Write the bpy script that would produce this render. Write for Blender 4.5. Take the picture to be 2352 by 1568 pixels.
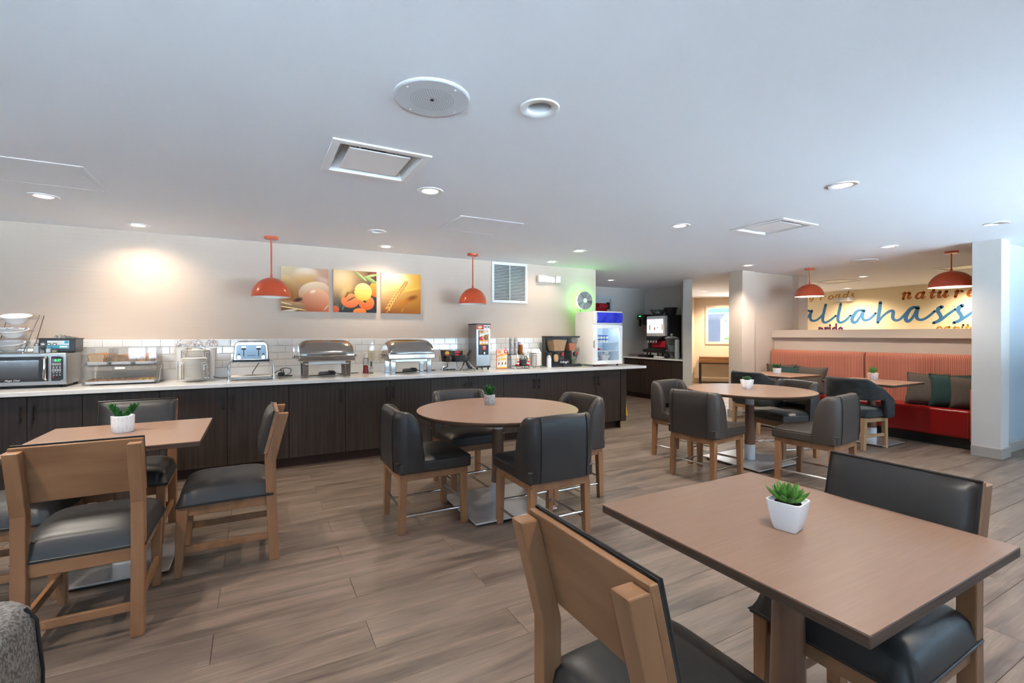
import bpy, bmesh, math, random
from mathutils import Vector, Matrix, Euler
R = math.radians
random.seed(7)
for o in list(bpy.data.objects): bpy.data.objects.remove(o)
scene = bpy.context.scene
COL = scene.collection
LS = 0.125        # light scale; the exposure below makes up for it (3 stops)
CEIL = 2.385      # ceiling height
WY = 5.95         # face of the wall behind the buffet counter
CT = 0.888        # top of the buffet counter

# ------------------------------------------------------------------ camera
cam_d = bpy.data.cameras.new('camera')
cam_d.sensor_width = 36.0
cam_d.lens = 1078.0 / 2352.0 * 36.0
cam_d.shift_y = -10.0 / 2352.0
cam_d.clip_start = 0.05
cam = bpy.data.objects.new('camera', cam_d)
COL.objects.link(cam)
cam.location = (0, 0, 1.35)
cam.rotation_euler = (R(90 - 0.316), 0, R(-28.5))
scene.camera = cam

# ------------------------------------------------------------------ world, daylight, exposure
world = bpy.data.worlds.new('sky'); scene.world = world
world.use_nodes = True
wb = world.node_tree.nodes['Background']
wb.inputs['Color'].default_value = (0.50, 0.75, 1.0, 1)
wb.inputs['Strength'].default_value = 5.0*LS
def portal(loc, rot, sx, sy):
    d = bpy.data.lights.new('daylight_portal', 'AREA'); d.shape = 'RECTANGLE'; d.size = sx; d.size_y = sy
    d.cycles.is_portal = True
    o = bpy.data.objects.new('daylight_portal', d); COL.objects.link(o); o.location = loc; o.rotation_euler = rot
sun_d = bpy.data.lights.new('sun', 'SUN'); sun_d.energy = 270.0*LS; sun_d.color = (1.0, 0.98, 0.95); sun_d.angle = R(0.6)
sun = bpy.data.objects.new('sun', sun_d); COL.objects.link(sun); sun.rotation_euler = (R(-38), 0, R(14))   # high sun behind the building: lights the paving outside the windows
portal((3.5, -1.70, 1.35), (R(90), 0, 0), 15.0, 1.9)
vs = scene.view_settings
vs.view_transform = 'Standard'; vs.look = 'None'; vs.gamma = 1.0; vs.use_curve_mapping = False
vs.exposure = 3.24

# ------------------------------------------------------------------ mesh helper
class MB:
    def __init__(s, m=None): s.v = []; s.f = []; s.m = m
    def add(s, vs, fs, m=None):
        b = len(s.v)
        for p in vs:
            p = Vector(p)
            if m is not None: p = m @ p
            if s.m is not None: p = s.m @ p
            s.v.append(tuple(p))
        s.f += [tuple(i + b for i in f) for f in fs]
        return s
    def box(s, x0, x1, y0, y1, z0, z1, m=None):
        v = [(x0,y0,z0),(x1,y0,z0),(x1,y1,z0),(x0,y1,z0),(x0,y0,z1),(x1,y0,z1),(x1,y1,z1),(x0,y1,z1)]
        return s.add(v, [(0,3,2,1),(4,5,6,7),(0,1,5,4),(1,2,6,5),(2,3,7,6),(3,0,4,7)], m)
    def hexa(s, bot, top):
        return s.add(list(bot) + list(top), [(0,3,2,1),(4,5,6,7),(0,1,5,4),(1,2,6,5),(2,3,7,6),(3,0,4,7)])
    def bar(s, p0, p1, w, d, w1=None, d1=None):   # square section from p0 to p1, w along x, d along y (near vertical bars)
        w1 = w if w1 is None else w1; d1 = d if d1 is None else d1
        q = lambda p, a, b: [(p[0]-a/2,p[1]-b/2,p[2]),(p[0]+a/2,p[1]-b/2,p[2]),(p[0]+a/2,p[1]+b/2,p[2]),(p[0]-a/2,p[1]+b/2,p[2])]
        return s.hexa(q(p0, w, d), q(p1, w1, d1))
    def cyl(s, p0, p1, r0, r1=None, n=16, caps=True):
        r1 = r0 if r1 is None else r1
        p0 = Vector(p0); p1 = Vector(p1); ax = (p1 - p0).normalized()
        a = ax.orthogonal().normalized(); b = ax.cross(a)
        v = []
        for p, r in ((p0, r0), (p1, r1)):
            for i in range(n):
                t = 2*math.pi*i/n; v.append(p + (a*math.cos(t) + b*math.sin(t))*r)
        f = [(i, (i+1) % n, n+(i+1) % n, n+i) for i in range(n)]
        if caps: f += [tuple(range(n-1, -1, -1)), tuple(range(n, 2*n))]
        return s.add(v, f)
    def tube(s, pts, r, n=8, closed=False, caps=True):
        P = [Vector(p) for p in pts]; k = len(P); v = []; nrm = None
        for i in range(k):
            a = P[i-1] if (i > 0 or closed) else P[0]; b = P[(i+1) % k] if (i < k-1 or closed) else P[-1]
            t = (b - a).normalized()
            if nrm is None: nrm = t.orthogonal().normalized()
            nrm = (nrm - t*nrm.dot(t)).normalized(); bn = t.cross(nrm)
            rr = r[i] if isinstance(r, (list, tuple)) else r
            for j in range(n):
                th = 2*math.pi*j/n; v.append(P[i] + (nrm*math.cos(th) + bn*math.sin(th))*rr)
        f = []
        for i in range(k if closed else k-1):
            i2 = (i+1) % k
            for j in range(n): f.append((i*n+j, i*n+(j+1) % n, i2*n+(j+1) % n, i2*n+j))
        if not closed and caps: f += [tuple(range(n-1, -1, -1)), tuple(range((k-1)*n, k*n))]
        return s.add(v, f)
    def lathe(s, prof, c=(0,0,0), n=24, m=None, sx=1, sy=1):
        v = []; f = []; rings = []
        for r, z in prof:
            if r <= 1e-6: rings.append([len(v)]); v.append((c[0], c[1], c[2]+z))
            else:
                ring = []
                for i in range(n):
                    t = 2*math.pi*i/n; ring.append(len(v)); v.append((c[0]+r*math.cos(t)*sx, c[1]+r*math.sin(t)*sy, c[2]+z))
                rings.append(ring)
        for a, b in zip(rings, rings[1:]):
            for i in range(n):
                j = (i+1) % n
                if len(a) == 1 and len(b) == 1: continue
                if len(a) == 1: f.append((a[0], b[j], b[i]))
                elif len(b) == 1: f.append((a[i], a[j], b[0]))
                else: f.append((a[i], a[j], b[j], b[i]))
        return s.add(v, f, m)
    def prism(s, poly, z0, z1, m=None):
        n = len(poly)
        v = [(x,y,z0) for x,y in poly] + [(x,y,z1) for x,y in poly]
        f = [(i,(i+1)%n,n+(i+1)%n,n+i) for i in range(n)] + [tuple(range(n-1,-1,-1)), tuple(range(n,2*n))]
        return s.add(v, f, m)
    def grid(s, fn, nu, nv, cu=False, cv=False):
        b = [fn(i/(nu if cu else nu-1), j/(nv if cv else nv-1)) for j in range(nv) for i in range(nu)]
        f = []
        for j in range(nv if cv else nv-1):
            for i in range(nu if cu else nu-1):
                i2 = (i+1) % nu; j2 = (j+1) % nv
                f.append((j*nu+i, j*nu+i2, j2*nu+i2, j2*nu+i))
        return s.add(b, f)
    def sup(s, c, size, e=0.35, e2=None, n=24, k=14, m=None):   # rounded box / pillow (superellipsoid)
        e2 = e if e2 is None else e2
        sg = lambda x, p: math.copysign(abs(x)**p, x)
        v = []; f = []
        for j in range(1, k):
            ph = -math.pi/2 + math.pi*j/k
            for i in range(n):
                t = 2*math.pi*i/n
                v.append((c[0]+size[0]/2*sg(math.cos(ph),e2)*sg(math.cos(t),e), c[1]+size[1]/2*sg(math.cos(ph),e2)*sg(math.sin(t),e), c[2]+size[2]/2*sg(math.sin(ph),e2)))
        for j in range(k-2):
            for i in range(n): f.append((j*n+i, j*n+(i+1)%n, (j+1)*n+(i+1)%n, (j+1)*n+i))
        v += [(c[0],c[1],c[2]-size[2]/2),(c[0],c[1],c[2]+size[2]/2)]; a = len(v)-2
        for i in range(n):
            f.append((a, (i+1)%n, i)); f.append((a+1, (k-2)*n+i, (k-2)*n+(i+1)%n))
        return s.add(v, f, m)
    def build(s, name, mat, parent=None, smooth=False, bevel=0, seg=2, sub=0, loc=None, rot=None, ang=40, label=None):
        me = bpy.data.meshes.new(name); me.from_pydata(s.v, [], s.f); me.validate()
        if smooth or bevel:
            for p in me.polygons: p.use_smooth = True
            if not sub: me.set_sharp_from_angle(angle=R(ang))
        me.materials.append(mat)
        o = bpy.data.objects.new(name, me); COL.objects.link(o)
        if parent is not None: o.parent = parent
        if loc: o.location = loc
        if rot: o.rotation_euler = rot
        if bevel:
            b = o.modifiers.new('bevel', 'BEVEL'); b.width = bevel; b.segments = seg; b.limit_method = 'ANGLE'; b.angle_limit = R(35)
        if sub:
            b = o.modifiers.new('sub', 'SUBSURF'); b.levels = sub; b.render_levels = sub
        if label: o['label'] = label
        return o

def tag(o, label=None, cat=None, group=None, kind=None):
    if label: o['label'] = label
    if cat: o['category'] = cat
    if group: o['group'] = group
    if kind: o['kind'] = kind
    return o
def thing(name, label, cat, loc=(0,0,0), rz=0, group=None):
    o = bpy.data.objects.new(name, None); COL.objects.link(o); o.empty_display_size = 0.05
    o.location = loc; o.rotation_euler = (0, 0, R(rz))
    return tag(o, label, cat, group)
def struct(o): o['kind'] = 'structure'; return o
def dup(o, parent=None):
    c = o.copy(); COL.objects.link(c); c.parent = parent
    for ch in o.children: dup(ch, c)
    return c
def dup_at(o, loc, rz, label, group=None):
    c = dup(o); c.location = loc; c.rotation_euler = (0,0,R(rz)); c['label'] = label
    if group: c['group'] = group
    return c
def text_mesh(name, txt, size, mat, mtx, parent=None, bold=0.0, ext=0.0004, sx=1.0, shear=0.0, align='CENTER'):
    cu = bpy.data.curves.new(name, 'FONT'); cu.body = txt; cu.size = size; cu.align_x = align; cu.align_y = 'CENTER'
    cu.offset = bold; cu.extrude = ext; cu.shear = shear; cu.resolution_u = 2
    t = bpy.data.objects.new(name, cu); COL.objects.link(t)
    dg = bpy.context.evaluated_depsgraph_get(); dg.update()
    me = bpy.data.meshes.new_from_object(t.evaluated_get(dg)); me.name = name
    bpy.data.objects.remove(t); bpy.data.curves.remove(cu)
    me.transform(mtx @ Matrix.Diagonal((sx,1,1,1)))
    me.materials.clear(); me.materials.append(mat)
    o = bpy.data.objects.new(name, me); COL.objects.link(o)
    if parent is not None: o.parent = parent
    return o
# a text frame facing -Y (towards the room from the counter wall): x right, z up
def facing_y(x, y, z): return Matrix.Translation((x,y,z)) @ Matrix.Rotation(R(90), 4, 'X')
def facing_x(x, y, z): return Matrix.Translation((x,y,z)) @ Matrix.Rotation(R(-90), 4, 'Z') @ Matrix.Rotation(R(90), 4, 'X')
def catmull(P, n=8):
    P = [Vector(p) for p in P]; out = []
    for i in range(len(P)-1):
        p0 = P[max(i-1,0)]; p1 = P[i]; p2 = P[i+1]; p3 = P[min(i+2,len(P)-1)]
        for k in range(n):
            t = k/n
            out.append(0.5*((2*p1)+(p2-p0)*t+(2*p0-5*p1+4*p2-p3)*t*t+(3*p1-p0-3*p2+p3)*t**3))
    out.append(P[-1]); return out

# ------------------------------------------------------------------ materials
def M(name, col, rough=0.5, metal=0.0, var=None, bump=None, coat=0, trans=0, emit=None, estr=1.0, sheen=0, spec=0.5, ior=1.45):
    """var=(second colour, scale xyz, contrast lo, hi, detail); bump=(scale xyz, strength)"""
    m = bpy.data.materials.new(name); m.use_nodes = True
    nt = m.node_tree; p = nt.nodes['Principled BSDF']; L = nt.links.new
    p.inputs['Base Color'].default_value = (*col, 1); p.inputs['Roughness'].default_value = rough
    p.inputs['Metallic'].default_value = metal; p.inputs['Coat Weight'].default_value = coat
    p.inputs['Transmission Weight'].default_value = trans; p.inputs['IOR'].default_value = ior
    p.inputs['Specular IOR Level'].default_value = spec; p.inputs['Sheen Weight'].default_value = sheen
    if emit: p.inputs['Emission Color'].default_value = (*emit, 1); p.inputs['Emission Strength'].default_value = estr*LS
    if var or bump: tc = nt.nodes.new('ShaderNodeTexCoord')
    def noise(scale, detail):
        mp = nt.nodes.new('ShaderNodeMapping'); mp.inputs['Scale'].default_value = scale
        n = nt.nodes.new('ShaderNodeTexNoise'); n.inputs['Scale'].default_value = 1.0; n.inputs['Detail'].default_value = detail
        L(tc.outputs['Object'], mp.inputs['Vector']); L(mp.outputs['Vector'], n.inputs['Vector']); return n
    if var:
        n = noise(var[1], var[4] if len(var) > 4 else 4)
        mr = nt.nodes.new('ShaderNodeMapRange'); mr.inputs['From Min'].default_value = var[2]; mr.inputs['From Max'].default_value = var[3]
        mx = nt.nodes.new('ShaderNodeMix'); mx.data_type = 'RGBA'
        mx.inputs['A'].default_value = (*col, 1); mx.inputs['B'].default_value = (*var[0], 1)
        L(n.outputs['Fac'], mr.inputs['Value']); L(mr.outputs['Result'], mx.inputs['Factor']); L(mx.outputs['Result'], p.inputs['Base Color'])
    if bump:
        n = noise(bump[0], 2); b = nt.nodes.new('ShaderNodeBump'); b.inputs['Strength'].default_value = bump[1]; b.inputs['Distance'].default_value = 0.002
        L(n.outputs['Fac'], b.inputs['Height']); L(b.outputs['Normal'], p.inputs['Normal'])
    return m
def thin_glass(name, tint=(1,1,1), refl=0.12, rough=0.02, opac=0.0):
    m = bpy.data.materials.new(name); m.use_nodes = True; nt = m.node_tree; nt.nodes.clear(); L = nt.links.new
    out = nt.nodes.new('ShaderNodeOutputMaterial'); tr = nt.nodes.new('ShaderNodeBsdfTransparent'); tr.inputs['Color'].default_value = (*tint,1)
    gl = nt.nodes.new('ShaderNodeBsdfGlossy'); gl.inputs['Roughness'].default_value = rough
    fr = nt.nodes.new('ShaderNodeFresnel'); fr.inputs['IOR'].default_value = 1.45
    ma = nt.nodes.new('ShaderNodeMath'); ma.operation = 'MULTIPLY_ADD'; ma.inputs[1].default_value = refl*3; ma.inputs[2].default_value = 0.0
    L(fr.outputs['Fac'], ma.inputs[0])
    mx = nt.nodes.new('ShaderNodeMixShader'); L(ma.outputs[0], mx.inputs['Fac']); L(tr.outputs[0], mx.inputs[1]); L(gl.outputs[0], mx.inputs[2])
    last = mx
    if opac > 0:
        df = nt.nodes.new('ShaderNodeBsdfDiffuse'); df.inputs['Color'].default_value = (0.8,0.82,0.84,1)
        m2 = nt.nodes.new('ShaderNodeMixShader'); m2.inputs['Fac'].default_value = opac; L(mx.outputs[0], m2.inputs[1]); L(df.outputs[0], m2.inputs[2]); last = m2
    L(last.outputs[0], out.inputs['Surface']); return m

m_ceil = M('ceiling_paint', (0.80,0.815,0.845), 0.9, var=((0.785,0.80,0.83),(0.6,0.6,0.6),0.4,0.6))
m_wall = M('cream_wallpaper', (0.57,0.46,0.375), 0.8, var=((0.55,0.44,0.36),(1,1,180),0.35,0.65), bump=((3,3,300),0.08))
m_wallg = M('grey_wallpaper', (0.50,0.475,0.445), 0.8, bump=((3,3,300),0.08))
m_wallbl = M('blue_daylight_wall', (0.36,0.405,0.44), 0.8)  # blue daylight falling on the return wall is painted into this colour
m_wallw = M('tan_wall_paint', (0.66,0.55,0.43), 0.85)
m_mural = M('mural_cream', (0.80,0.69,0.46), 0.7, var=((0.77,0.66,0.43),(3,3,3),0.35,0.65))
m_base = M('taupe_baseboard', (0.33,0.30,0.265), 0.5)
m_white = M('white_enamel', (0.80,0.80,0.80), 0.35)
m_plast = M('white_plastic', (0.75,0.75,0.74), 0.4)
m_tile = M('white_glazed_tile', (0.72,0.71,0.69), 0.07, coat=0.3)
m_grout = M('grout', (0.60,0.59,0.57), 0.9)
m_quartz = M('white_quartz', (0.76,0.755,0.74), 0.12, var=((0.69,0.685,0.67),(9,9,9),0.5,0.8,6))
m_cab = M('dark_wood_laminate', (0.020,0.0128,0.009), 0.45, var=((0.042,0.028,0.020),(45,45,1.6),0.35,0.68,6), bump=((60,60,2),0.08))
m_kick = M('reddish_toe_kick', (0.035,0.012,0.008), 0.5)
m_black = M('black_metal', (0.012,0.012,0.013), 0.4)
m_blackp = M('black_plastic', (0.018,0.018,0.02), 0.35)
m_chrome = M('chrome', (0.75,0.76,0.78), 0.08, 1.0)
m_steel = M('brushed_steel', (0.36,0.34,0.325), 0.32, 1.0, bump=((4,4,260),0.05))
m_steelm = M('mirror_steel', (0.40,0.38,0.36), 0.13, 1.0)
m_wood = M('maple_chair_wood', (0.30,0.152,0.072), 0.42, var=((0.215,0.102,0.046),(14,14,2.2),0.35,0.7,6))
m_woodh = M('maple_panel_wood', (0.30,0.152,0.072), 0.42, var=((0.21,0.099,0.044),(3,16,14),0.35,0.7,6))
m_ply = M('plywood_edge', (0.42,0.27,0.16), 0.5, var=((0.20,0.11,0.06),(2,2,160),0.45,0.55,1))
m_leath = M('charcoal_leather', (0.030,0.028,0.027), 0.38, bump=((420,420,420),0.16), spec=0.5)
m_leathg = M('taupe_grey_leather', (0.050,0.043,0.038), 0.40, bump=((380,380,380),0.18), spec=0.5)
m_peb = M('pebbled_grey_leather', (0.20,0.185,0.17), 0.5, var=((0.075,0.07,0.066),(170,170,170),0.42,0.58,2), bump=((170,170,170),0.6))
m_seam = M('dark_seam', (0.012,0.012,0.013), 0.6)
m_table = M('brown_laminate_top', (0.29,0.176,0.120), 0.30, var=((0.26,0.155,0.104),(6,130,6),0.3,0.7,5), spec=0.3)
m_tedge = M('dark_table_edge', (0.11,0.062,0.040), 0.5, var=((0.06,0.034,0.022),(3,3,200),0.4,0.6))
m_twood = M('pedestal_wood', (0.22,0.120,0.075), 0.3, var=((0.15,0.075,0.045),(25,25,2),0.35,0.7,5))
m_alum = M('satin_steel_plate', (0.62,0.63,0.64), 0.30, 0.7)
m_sleeve = M('white_metal_sleeve', (0.66,0.68,0.70), 0.35)
m_orange = M('orange_enamel', (0.55,0.072,0.022), 0.30, coat=0.3)
m_inner = M('white_shade_inside', (0.85,0.83,0.80), 0.5)
def corduroy(name, a, b, pitch):
    m = M(name, a, 0.85); nt = m.node_tree; L = nt.links.new; N = nt.nodes.new
    tc = N('ShaderNodeTexCoord'); sp = N('ShaderNodeSeparateXYZ'); L(tc.outputs['Object'], sp.inputs[0])
    mu = N('ShaderNodeMath'); mu.operation = 'MULTIPLY'; mu.inputs[1].default_value = 2*math.pi/pitch; L(sp.outputs[1], mu.inputs[0])
    si = N('ShaderNodeMath'); si.operation = 'SINE'; L(mu.outputs[0], si.inputs[0])
    mr = N('ShaderNodeMapRange'); mr.inputs[1].default_value = -0.3; mr.inputs[2].default_value = 0.9; L(si.outputs[0], mr.inputs[0])
    mx = N('ShaderNodeMix'); mx.data_type = 'RGBA'; mx.inputs['A'].default_value = (*a,1); mx.inputs['B'].default_value = (*b,1)
    L(mr.outputs[0], mx.inputs['Factor']); L(mx.outputs['Result'], nt.nodes['Principled BSDF'].inputs['Base Color']); return m
m_red = M('red_vinyl', (0.22,0.003,0.003), 0.28)
m_pink = corduroy('salmon_corduroy', (0.33,0.075,0.042), (0.46,0.22,0.15), 0.018)
m_velvet = M('charcoal_velvet', (0.014,0.016,0.017), 0.8, sheen=0.12, var=((0.030,0.033,0.033),(14,14,14),0.45,0.7))
m_greyf = M('grey_brown_weave', (0.085,0.066,0.053), 0.9, var=((0.052,0.040,0.032),(160,160,160),0.4,0.6))
m_greenf = M('dark_green_velvet', (0.006,0.030,0.026), 0.8)
m_oak = M('light_oak_leg', (0.40,0.25,0.13), 0.5, var=((0.31,0.18,0.085),(20,20,2),0.35,0.7))
m_leaf = M('green_leaf', (0.10,0.27,0.035), 0.45, var=((0.045,0.15,0.02),(30,30,30),0.35,0.65))
m_leafd = M('dark_green_leaf', (0.012,0.11,0.018), 0.5)
m_leafg = M('deep_leaf', (0.02,0.085,0.02), 0.5)
m_soil = M('dark_soil', (0.012,0.010,0.008), 1.0)
m_pot = M('white_ceramic', (0.82,0.84,0.86), 0.25)
m_potc = M('grey_concrete_pot', (0.50,0.50,0.49), 0.8, var=((0.36,0.36,0.355),(45,45,45),0.45,0.6))
m_potp = M('pale_pink_pot', (0.66,0.53,0.49), 0.6, var=((0.75,0.68,0.65),(60,60,60),0.4,0.6))
m_line = M('dark_line_print', (0.32,0.36,0.40), 0.6)
m_foam = M('white_foam', (0.78,0.75,0.70), 0.6)
m_paper = M('white_paper', (0.80,0.80,0.79), 0.6)
m_acry = thin_glass('clear_acrylic', (0.95,0.955,0.96), 0.16, 0.03, 0.05)
m_glass = thin_glass('clear_glass', (0.92,0.96,0.97), 0.25, 0.02, 0.03)
m_pane = thin_glass('window_glass', (0.96,0.98,0.99), 0.1)
def emis(name, col, s): return M(name, (0.02,0.02,0.02), 0.5, emit=col, estr=s)
m_lamp = emis('warm_white_led', (1.0,0.95,0.88), 22.0)
m_bulb = emis('lamp_bulb_glow', (1.0,0.80,0.55), 18.0)
def plain(name, col, rough=0.5): return M(name, col, rough)
# ================================================================== floor of single planks
def floor_material():
    m = bpy.data.materials.new('grey_brown_vinyl_plank'); m.use_nodes = True; nt = m.node_tree; L = nt.links.new; N = nt.nodes.new
    p = nt.nodes['Principled BSDF']
    geo = N('ShaderNodeNewGeometry'); oi = N('ShaderNodeObjectInfo')
    ad = N('ShaderNodeMath'); ad.operation = 'ADD'; L(oi.outputs['Random'], ad.inputs[0]); L(geo.outputs['Random Per Island'], ad.inputs[1])
    def mul(v, k):
        n = N('ShaderNodeMath'); n.operation = 'MULTIPLY'; L(v, n.inputs[0]); n.inputs[1].default_value = k; return n.outputs[0]
    comb = N('ShaderNodeCombineXYZ'); L(mul(ad.outputs[0], 37.0), comb.inputs[0]); L(mul(ad.outputs[0], 91.0), comb.inputs[1])
    va = N('ShaderNodeVectorMath'); va.operation = 'ADD'; L(geo.outputs['Position'], va.inputs[0]); L(comb.outputs[0], va.inputs[1])
    def noise(scale, det, dist=0.0):
        mp = N('ShaderNodeMapping'); mp.inputs['Scale'].default_value = scale; L(va.outputs[0], mp.inputs['Vector'])
        n = N('ShaderNodeTexNoise'); n.inputs['Scale'].default_value = 1; n.inputs['Detail'].default_value = det; n.inputs['Distortion'].default_value = dist
        L(mp.outputs[0], n.inputs['Vector']); return n.outputs['Fac']
    broad = noise((1.3, 10.0, 1), 7, 0.9)      # broad dark smoky streaks along the plank
    fine = noise((5.0, 95.0, 1), 3)           # fine grain
    knot = noise((3.2, 11.0, 1), 2, 1.2)
    r1 = N('ShaderNodeValToRGB'); e = r1.color_ramp.elements
    e[0].position = 0.33; e[0].color = (0.055,0.040,0.032,1); e[1].position = 0.64; e[1].color = (0.225,0.168,0.128,1)
    x = r1.color_ramp.elements.new(0.46); x.color = (0.150,0.110,0.084,1)
    L(broad, r1.inputs[0])
    def mixc(fac, a, b, mode='MIX'):
        n = N('ShaderNodeMix'); n.data_type = 'RGBA'; n.blend_type = mode
        if hasattr(fac, 'is_linked') or not isinstance(fac, float): L(fac, n.inputs['Factor'])
        else: n.inputs['Factor'].default_value = fac
        L(a, n.inputs['A'])
        if isinstance(b, tuple): n.inputs['B'].default_value = b
        else: L(b, n.inputs['B'])
        return n.outputs['Result']
    def mr(v, a, b, c, d):
        n = N('ShaderNodeMapRange'); L(v, n.inputs[0])
        for i, k in enumerate((a,b,c,d)): n.inputs[i+1].default_value = k
        return n.outputs[0]
    c = mixc(mr(fine, 0.35, 0.65, 0.0, 0.6), r1.outputs[0], (0.105,0.077,0.059,1))
    c = mixc(mr(noise((2.2, 42.0, 1), 4, 0.4), 0.52, 0.72, 0.0, 0.55), c, (0.085,0.060,0.045,1))
    c = mixc(mr(knot, 0.68, 0.80, 0.0, 0.8), c, (0.085,0.055,0.040,1))
    c = mixc(mr(oi.outputs['Random'], 0, 1, 0.0, 0.22), c, (0.24,0.18,0.14,1))
    L(c, p.inputs['Base Color']); p.inputs['Roughness'].default_value = 0.42
    b = N('ShaderNodeBump'); b.inputs['Strength'].default_value = 0.10; b.inputs['Distance'].default_value = 0.001
    L(fine, b.inputs['Height']); L(b.outputs[0], p.inputs['Normal'])
    return m
m_floor = floor_material()
fl = struct(MB().box(-5.2, 13.6, -1.9, 12.0, -0.12, -0.006).build('floor', M('floor_underlay', (0.05,0.04,0.033), 0.9)))
PW, PL = 0.2245, 1.254
def plank_mb(mb, x, y, w=PL, d=PW):
    g = 0.0008; c = 0.0014; h = 0.006
    x0, x1, y0, y1 = x+g, x+w-g, y+g, y+d-g
    bot = [(x0,y0),(x1,y0),(x1,y1),(x0,y1)]; top = [(x0+c,y0+c),(x1-c,y0+c),(x1-c,y1-c),(x0+c,y1-c)]
    v = [(a,b,-h) for a,b in bot] + [(a,b,-0.0012) for a,b in bot] + [(a,b,0) for a,b in top]
    f = [(0,1,5,4),(1,2,6,5),(2,3,7,6),(3,0,4,7),(4,5,9,8),(5,6,10,9),(6,7,11,10),(7,4,8,11),(8,9,10,11)]
    mb.add(v, f); return mb
cells = []
for r in range(-17, 44):
    y = 2.27 + PW*r
    x = (-0.175 if r % 2 == 0 else 0.447) - 4*PL
    while x < 13.2:
        cells.append((x, y)); x += PL
def in_view(x, y):
    a = R(28.5); w = x*math.sin(a)+y*math.cos(a); l = x*math.cos(a)-y*math.sin(a)
    return w > 1.2 and abs(l/w) < 1.30
def seen(c):
    n = sum(in_view(c[0]+dx, c[1]+PW/2) for dx in (0.05, PL/2, PL-0.05))
    return n > 0 and c[1] < 6.2
vis = sorted([c for c in cells if seen(c)], key=lambda c: math.hypot(c[0]+PL/2, c[1]+PW/2))
pick = set(vis[:300])
pm = plank_mb(MB(), -PL/2, -PW/2); first = None
for c in sorted(pick, key=lambda c: (c[1], c[0])):
    if first is None:
        first = pm.build('plank', m_floor, fl); o = first
    else:
        o = first.copy(); COL.objects.link(o); o.parent = fl
    o.location = (c[0]+PL/2, c[1]+PW/2, 0)
rest = MB()
for c in cells:
    if c not in pick and -5.1 < c[0] < 12.9 and c[1] < 11.8: plank_mb(rest, c[0], c[1])
tag(rest.build('plank_field', m_floor, fl), kind='stuff')

# ================================================================== walls
wall_back = struct(MB().box(-5.2, 4.75, WY, 6.12, 0, CEIL).build('wall_back', m_wall))
struct(MB().box(4.60, 4.75, 6.12, 8.0, 0, CEIL).build('wall_alcove_side', m_wallg))
AY = 8.0
ab = MB(); ab.box(4.6, 5.95, AY, AY+0.12, 0, CEIL).box(6.80, 7.95, AY, AY+0.12, 0, CEIL).box(5.95, 6.80, AY, AY+0.12, 2.12, CEIL)
struct(ab.build('wall_alcove_back', m_wallg))
struct(MB().box(7.80, 7.95, 6.92, AY, 0, CEIL).build('wall_alcove_right', m_wallg))
struct(MB().prism([(7.045,6.225),(7.12,6.085),(7.95,6.82),(7.95,6.92),(7.80,6.95)], 0, CEIL).build('wall_alcove_end', m_wallg))
# corridor: far wall at 45 degrees, with an interior window
s2 = math.sqrt(0.5)
FAR = Matrix.Translation((10.92, 9.25, 0)) @ Matrix.Rotation(R(-45), 4, 'Z')   # local x runs right along the wall, local y away from the room
far = MB(FAR)
WX0, WX1, WZ0, WZ1 = 0.36, 1.75, 1.15, 2.09
far.box(-0.12, WX0, 0, 0.14, 0, CEIL).box(WX1, 3.2, 0, 0.14, 0, CEIL).box(WX0, WX1, 0, 0.14, 0, WZ0).box(WX0, WX1, 0, 0.14, WZ1, CEIL)
struct(far.build('wall_corridor_far', m_wallw))
struct(MB().prism([(10.92,9.25),(9.25,8.35),(9.17,8.47),(10.86,9.40)], 0, CEIL).build('wall_corridor_left', m_wallw))
wt = thing('window_1', None, None); struct(wt)
fr = MB(FAR); t = 0.07
fr.box(WX0-t, WX0, -0.02, 0.03, WZ0-t, WZ1+t).box(WX1, WX1+t, -0.02, 0.03, WZ0-t, WZ1+t).box(WX0, WX1, -0.02, 0.03, WZ0-t, WZ0).box(WX0, WX1, -0.02, 0.03, WZ1, WZ1+t)
fr.build('window_frame', M('pale_trim', (0.72,0.62,0.50), 0.5), wt)
MB(FAR).box(WX0, WX1, 0.06, 0.068, WZ0, WZ1).build('window_pane', m_pane, wt)
# left pillar, partition, pilaster
PLX, PLY = 6.88, 4.88
struct(MB().box(PLX, 7.20, PLY, 5.13, 0, CEIL).build('wall_pillar_left', m_wall, bevel=0.004))
struct(MB().box(7.20, 8.32, 4.93, 5.13, 0, CEIL).box(8.32, 8.60, 4.825, 5.13, 0, CEIL).build('wall_partition', m_wall))
struct(MB().box(7.05, 7.29, 1.93, 2.17, 0, CEIL).build('wall_pillar_right', m_wallg, bevel=0.004))
struct(MB().box(7.29, 12.4, 2.00, 2.17, 0, CEIL).build('wall_right_return', m_wallbl))
struct(MB().box(7.80, 7.94, 2.17, 4.93, 0, 1.305).build('wall_half', m_wall))
struct(MB().box(7.725, 8.0, 2.17, 4.93, 1.30, 1.425).build('trim_1', m_wall, bevel=0.004))
MX = 12.2
wall_mural = struct(MB().box(MX, MX+0.15, -1.9, 8.6, 0, CEIL).build('wall_right', m_mural))
struct(MB().box(-5.2, -5.05, -1.9, WY, 0, CEIL).build('wall_left', m_wall))
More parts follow.
